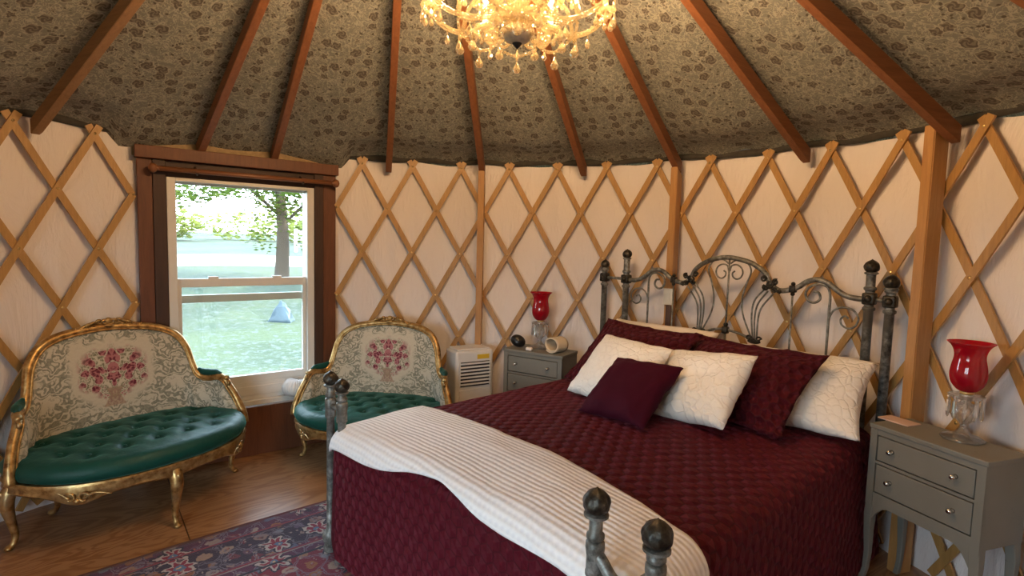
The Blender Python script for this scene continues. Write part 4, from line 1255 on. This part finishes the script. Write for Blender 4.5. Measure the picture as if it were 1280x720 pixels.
# ------------------------------------------------------------------ chandelier
def chandelier():
    cx, cy = -.005, 2.02
    t = thing('chandelier', 'large crystal chandelier with glowing candle bulbs hanging from the roof', 'chandelier', (cx, cy, 2.215))
    bm = bmesh.new()
    lathe(bm, [(.0004, .022), (.022, .020), (.042, .030), (.051, .046), (.052, .060), (.044, .074), (.030, .082)], 32, lambda a, f: 1 + .02 * cos(16 * a))
    bw_ = from_bm('bottom_bowl', bm, 'silver', t)
    bm = bmesh.new(); lathe(bm, [(.0004, .0), (.006, .005), (.013, .013), (.018, .020), (.016, .026)], 16); from_bm('tip', bm, 'black', bw_)
    bm = bmesh.new()
    lathe(bm, [(.03, .082), (.062, .094), (.060, .102), (.026, .106), (.020, .13), (.040, .16), (.050, .19), (.040, .225), (.020, .25), (.018, .30), (.034, .33), (.040, .37), (.022, .42), (.016, .48), (.060, .50), (.064, .51), (.020, .52), (.014, .60), (.030, .64), (.012, .68), (.006, .70)], 28, lambda a, f: 1 + .03 * cos(10 * a))
    from_bm('stem', bm, 'amber', t)
    # chain and hook
    bm = bmesh.new(); z = .70
    for k in range(9):
        pts = []
        for q in range(12):
            a = 2 * pi * q / 12; u_, w_ = .011 * cos(a), .022 * sin(a)
            pts.append((u_ if k % 2 else 0, 0 if k % 2 else u_, z + .017 + w_))
        tube(bm, pts, .0028, 6, closed=True); z += .034
    from_bm('chain', bm, 'brass', t)
    def drop(h, r, seg=6):
        b = bmesh.new()
        lathe(b, [(.0004, 0), (r * .38, -.004), (r * .38, -.010), (.001, -.014)], seg)
        lathe(b, [(.0008, -.013), (r * .35, -.013 - h * .25), (r * .95, -.013 - h * .62), (r, -.013 - h * .75), (r * .65, -.013 - h * .93), (.0004, -.013 - h)], seg * 2)
        me = bpy.data.meshes.new('crystal_drop'); b.to_mesh(me); b.free(); me.materials.append(M['amber'])
        return me
    dm, dl = drop(.042, .0105), drop(.048, .0165)
    def hang(me, x, y, z, parent, a=0):
        o = bpy.data.objects.new('crystal_drop', me); COL.objects.link(o); o.parent = parent; o.location = (x, y, z); o.rotation_euler = (0, 0, a)
    def beads(name, pts, r, parent):
        b = bmesh.new()
        for p in pts: ball(b, p, r, 1, 1, 1, 8, 6)
        return from_bm(name, b, 'amber', parent)
    tiers = [(8, rad(22.5), .352, .112, .185, 1.0, 0.045), (8, rad(0), .255, .215, .275, .9, .045), (6, rad(8), .17, .34, .39, .8, .045)]
    for ti, (n, a0, rmax, z0, ze, sc, rs) in enumerate(tiers):
        for k in range(n):
            a = a0 + 2 * pi * k / n; ca, sa = cos(a), sin(a)
            def P(r, z): return Vector((r * ca, r * sa, z))
            pts = spline([P(rs * .6, z0 + .01), P(rmax * .25, z0 - .012), P(rmax * .5, z0 - .030), P(rmax * .72, z0 - .020), P(rmax * .90, z0 + .018), P(rmax, ze)], 8)
            bm = bmesh.new(); tube(bm, pts, [.011, .0105, .010, .0095, .009, .008], 8)
            # upper glass scroll riding on the arm
            arm = from_bm('arm', bm, 'amber', t)
            bm = bmesh.new()
            tube(bm, spline([P(rmax * .62, z0 - .025), P(rmax * .55, z0 + .05), P(rmax * .40, z0 + .09), P(rmax * .30, z0 + .055), P(rmax * .36, z0 + .03)], 7), [.0075, .006, .004], 7); from_bm('glass_scroll', bm, 'amber', arm)
            e = P(rmax, ze)
            bm = bmesh.new(); lathe(bm, [(.008, -.008), (.020, -.004), (.038, .006), (.042, .012), (.034, .008), (.012, .004)], 24, lambda q, f: 1 + .05 * cos(8 * q), at=e); from_bm('drip_tray', bm, 'amber', arm)
            bm = bmesh.new(); lathe(bm, [(.014, .004), (.016, .014), (.010, .018), (.0095, .075), (.007, .078)], 14, at=e); from_bm('candle_tube', bm, 'candle', arm)
            bm = bmesh.new(); lathe(bm, [(.006, .0785), (.0105, .087), (.0135, .100), (.0115, .116), (.006, .130), (.0006, .142)], 14, at=e); from_bm('bulb', bm, 'bulb', arm)
            for q in range(6):
                b = a + 2 * pi * q / 6
                hang(dm, e.x + .038 * cos(b), e.y + .038 * sin(b), e.z + .004, arm, b)
            lo = P(rmax * .5, z0 - .038)
            hang(dl, lo.x, lo.y, lo.z, arm, a)
            lo = P(rmax * .80, z0 - .012)
            hang(dm, lo.x, lo.y, lo.z, arm, a)
            # bead garlands: to the next arm and back to the stem
            a2 = a0 + 2 * pi * (k + 1) / n; e2 = Vector((rmax * cos(a2), rmax * sin(a2), ze))
            g = []
            for q in range(19):
                f = q / 18; v = e.lerp(e2, f); v.z -= .055 * sin(pi * f) * sc + .002; g.append(v)
            beads('bead_garland', g[1:-1], .0062, t)
            hang(dm, g[9].x, g[9].y, g[9].z - .005, t, a)
            if ti == 0:
                top = Vector((.055 * ca, .055 * sa, .505)); g = []
                for q in range(30):
                    f = q / 29; v = top.lerp(e + Vector((0, 0, .01)), f); v.z -= .07 * sin(pi * f); g.append(v)
                beads('bead_garland', g[1:-1], .0048, t)
                mid = P(rmax * .25, z0 - .026)
                g = []
                for q in range(11):
                    f = q / 10; v = P(rmax * .5, z0 - .04).lerp(P(.052, z0 - .062), f); v.z -= .018 * sin(pi * f); g.append(v)
                beads('bead_garland', g, .0058, t)
                m1 = P(rmax * .62, z0 - .035); m2 = Vector((rmax * .62 * cos(a2), rmax * .62 * sin(a2), z0 - .035)); g = []
                for q in range(15):
                    f = q / 14; v = m1.lerp(m2, f); v.z -= .035 * sin(pi * f); g.append(v)
                beads('bead_garland', g[1:-1], .0062, t)
                hang(dl, g[7].x, g[7].y, g[7].z - .005, t, a)
                hang(dm, .055 * ca, .055 * sa, .094, bw_, a)
chandelier()

# ------------------------------------------------------------------ outside
def gz(d):
    f = min(1, max(0, (d - 9) / 16)); f = f * f * (3 - 2 * f)
    return -.42 + 1.05 * f + max(0, d - 25) * .022
def ground():
    bm = bmesh.new(); na, nr = 96, 150
    rs = [.5 + 70 * (j / nr) ** 2 for j in range(nr + 1)]
    def fn(i, j):
        a = 2 * pi * i / na; r = rs[j]; x, y = r * sin(a), 1 + r * cos(a)
        d = hypot(x, y); z = gz(d) if y > 0 or x < 0 else -.42
        return Vector((x, y, z + (.05 * fbm((x * .3, y * .3, 0)) if d > 6 else 0)))
    grid(bm, na, nr, fn)
    o = from_bm('lawn', bm, 'lawn'); struct(o)
ground()
def out(px, d, z=None):
    """a point d metres from the viewer along the window's bearings (px in degrees left of straight ahead)"""
    a = rad(px); x, y = -d * sin(a), d * cos(a)
    return Vector((x, y, gz(d) if z is None else z))
def driveway():
    bm = bmesh.new(); n = 120
    def fn(i, j):
        b = 5 + 50 * i / n; d = 21 + 5 * j / 12; p = out(b, d); p.z = gz(hypot(p.x, p.y)) + .025 + .05 * fbm((p.x * .3, p.y * .3, 0)) - (.05 if j in (0, 12) else 0); return p
    grid(bm, n, 12, fn); struct(from_bm('driveway', bm, 'drive'))
driveway()
def tree(label, base, trunk, blobs, nleaf, size, mat, limbs=(), name='tree'):
    t = thing(name, label, 'tree', base)
    if trunk:
        h, r = trunk; bm = bmesh.new()
        tube(bm, spline([(0, 0, -.1), (.05, 0, h * .3), (-.05, .05, h * .65), (.08, 0, h)], 6), [r * 1.3, r, r * .8, r * .5], 12); from_bm('trunk', bm, 'bark', t)
        for L in limbs:
            bm = bmesh.new(); tube(bm, spline(L, 6), [r * .30, r * .2, r * .08], 8); from_bm('branch', bm, 'bark', t)
    bm = bmesh.new(); rnd = random.Random(hash(round(base[0] * 10)) % 999)
    tot = sum(b[3] * b[4] * b[5] for b in blobs)
    for (x, y, z, rx, ry, rz_) in blobs:
        for _ in range(int(nleaf * rx * ry * rz_ / tot)):
            while True:
                p = Vector((rnd.uniform(-1, 1), rnd.uniform(-1, 1), rnd.uniform(-1, 1)))
                if p.length < 1: break
            c = Vector((x + p.x * rx, y + p.y * ry, z + p.z * rz_))
            if fbm(c * 1.1 + Vector((9, 0, 0)), 1, 2) < -.06: continue
            m = Matrix.Rotation(rnd.uniform(0, 6.28), 3, 'Z') @ Matrix.Rotation(rnd.uniform(-1.2, 1.2), 3, 'X')
            s = size * rnd.uniform(.6, 1.3)
            bm.faces.new([bm.verts.new(c + m @ Vector(q)) for q in ((-s * .5, 0, 0), (0, s * .28, .02 * s), (s * .6, 0, 0), (0, -s * .28, -.02 * s))])
    from_bm('foliage', bm, mat, t, smooth=False)
    return t
b1 = out(22.6, 18)
tree('leafy tree with forked trunk on the lawn outside the window', b1, (4.5, .17),
     [(-1.6, -.6, 2.55, 2.6, 1.2, .32), (0, 0, 3.0, 2.0, 2.0, 1.0), (-2.4, -1.0, 2.9, 2.0, 1.6, .75), (1.2, 0, 1.9, 1.0, 1.0, 1.3), (-.3, -.5, 1.7, .8, .7, .9), (-4.6, -1.6, 3.1, 1.8, 1.4, .75), (2.6, 0, 2.6, 1.6, 1.6, 1.6)], 11000, .15, 'leaf',
     limbs=([(0, 0, 1.9), (-1.2, -.4, 2.9), (-3.0, -1.0, 3.0), (-4.8, -1.5, 1.9)], [(0, 0, 1.6), (.7, .2, 2.4), (1.2, .2, 3.2)]))
b2 = out(31, 15)
tree('tree with overhanging branches at the left of the window view', out(36.5, 14.5), (4.2, .2), [(1.2, 0, 2.75, 1.6, 1.4, .6), (-1, 0, 2.6, 2, 2, 1.5), (2.8, .6, 2.9, 1.5, 1.2, .5)], 4200, .13, 'leaf', limbs=([(0, 0, 2.2), (1.0, 0, 2.7), (2.4, .3, 3.0)],))
for k, (b, d, w, h) in enumerate(((17.5, 40, 4, 2.6), (24.5, 46, 5, 2.0), (33.5, 44, 4, 1.7))):
    tree(('sunlit yellow green bush far behind the white fence', 'low sunlit hedge at the far end of the lawn, beyond the forked tree', 'distant sunlit shrubs beyond the lawn at the left of the view')[k], out(b, d), None,
         [(0, 0, h * .5, w, 2, h * .6), (w * .5, 0, h * .7, w * .5, 1.6, h * .6)], 1500, .42, 'leaf2', name='shrub')
def fence():
    t = thing('board_fence', 'white board fence beside the tree far outside the window', 'fence', out(20.5, 30), 0)
    base = Vector(t.location); a = out(21.3, 30) - base; b = out(14.5, 33) - base
    d = (b - a); n = 4
    for k in range(n + 1):
        p = a.lerp(b, k / n); bm = bmesh.new(); box(bm, p.x - .06, p.x + .06, p.y - .06, p.y + .06, p.z - .1, p.z + 1.15); from_bm('post', bm, 'fencew', t, smooth=False)
    ang = atan2(d.y, d.x); L = hypot(d.x, d.y)
    for z in (.3, .65, 1.0):
        bm = bmesh.new(); box(bm, 0, L, -.09, -.061, z - .07, z + .07)
        bmesh.ops.transform(bm, matrix=Matrix.Translation((a.x, a.y, a.z + .02)) @ Matrix.Rotation(ang, 4, 'Z'), verts=bm.verts); from_bm('rail', bm, 'fencew', t, smooth=False)
fence()
def bag():
    p = out(22.6, 12.6); bm = bmesh.new()
    V5 = [bm.verts.new(q) for q in ((-.55, -.3, 0), (.55, -.35, 0), (.45, .4, 0), (-.45, .4, 0), (-.08, 0, .85), (.1, .05, .78), (-.35, -.1, .45), (.38, .0, .40))]
    bmesh.ops.convex_hull(bm, input=bm.verts[:])
    bmesh.ops.subdivide_edges(bm, edges=bm.edges[:], cuts=3, use_grid_fill=True)
    for v in bm.verts:
        if v.co.z > .02: v.co += Vector((fbm(v.co * 3), fbm(v.co * 3 + Vector((5, 0, 0))), fbm(v.co * 3 + Vector((0, 5, 0))))) * .07
    o = from_bm('tarp_heap', bm, 'bag'); o.location = (p.x, p.y, p.z - .02); o.scale = (.50, .50, .55); tag(o, 'pale blue tarp heaped on the lawn outside the lower window pane', 'tarp')
bag()

# ------------------------------------------------------------------ light, world, camera
W = bpy.data.worlds.new('world'); SC.world = W; W.use_nodes = True
wt = W.node_tree; wt.nodes.clear()
wo = wt.nodes.new('ShaderNodeOutputWorld'); bg = wt.nodes.new('ShaderNodeBackground')
tc = wt.nodes.new('ShaderNodeTexCoord'); sp = wt.nodes.new('ShaderNodeSeparateXYZ'); cr = wt.nodes.new('ShaderNodeValToRGB')
wt.links.new(tc.outputs['Generated'], sp.inputs[0]); wt.links.new(sp.outputs['Z'], cr.inputs[0])
cr.color_ramp.elements[0].color = (.82, .91, 1, 1); cr.color_ramp.elements[1].color = (.50, .70, 1.0, 1)
wt.links.new(cr.outputs[0], bg.inputs[0]); bg.inputs[1].default_value = 9.0
wt.links.new(bg.outputs[0], wo.inputs[0])

sun = bpy.data.lights.new('sun', 'SUN'); sun.energy = 11.0; sun.angle = rad(1); sun.color = (1, .94, .80)
so = bpy.data.objects.new('sun', sun); COL.objects.link(so)
so.rotation_euler = Vector((-.80, -.25, -.95)).to_track_quat('-Z', 'Y').to_euler()

def portal(name, c, w, h, nin):
    L = bpy.data.lights.new(name, 'AREA'); L.shape = 'RECTANGLE'; L.size = w; L.size_y = h
    L.cycles.is_portal = True
    o = bpy.data.objects.new(name, L); COL.objects.link(o); o.location = c
    o.rotation_euler = Vector(nin).to_track_quat('-Z', 'Z').to_euler()
wi = Vector((WX.y, -WX.x, 0))
portal('window_portal', PL + WX * .594 - wi * .12 + Vector((0, 0, 1.12)), .9, 1.55, wi)
dm_ = (DP0 + DP1) / 2; di = (Vector((CX, CY, 0)) - dm_); di.z = 0; di.normalize()
portal('door_portal', dm_ - di * .06 + Vector((0, 0, 1.05)), 1.75, 1.9, di)

cam = bpy.data.cameras.new('camera'); co = bpy.data.objects.new('camera', cam); COL.objects.link(co)
cam.sensor_fit = 'HORIZONTAL'; cam.sensor_width = 36.0; cam.lens = 694.72 / 1280 * 36.0
cam.clip_start = .02; cam.clip_end = 300
pt, rl = .083, .027
f_ = Vector((0, cos(pt), -sin(pt))); u_ = Vector((0, sin(pt), cos(pt))); x_ = Vector((1, 0, 0))
xr = x_ * cos(rl) + u_ * sin(rl); ur = -x_ * sin(rl) + u_ * cos(rl)
co.matrix_world = Matrix.Translation((0, 0, 1.54)) @ Matrix((xr, ur, -f_)).transposed().to_4x4()
SC.camera = co

vs = SC.view_settings
vs.view_transform = 'Standard'; vs.look = 'None'; vs.gamma = 1.0; vs.use_curve_mapping = False; vs.exposure = 0.62
cy = SC.cycles
cy.use_denoising = True; cy.caustics_reflective = False; cy.caustics_refractive = False
cy.max_bounces = 9; cy.transparent_max_bounces = 16; cy.sample_clamp_indirect = 6.0
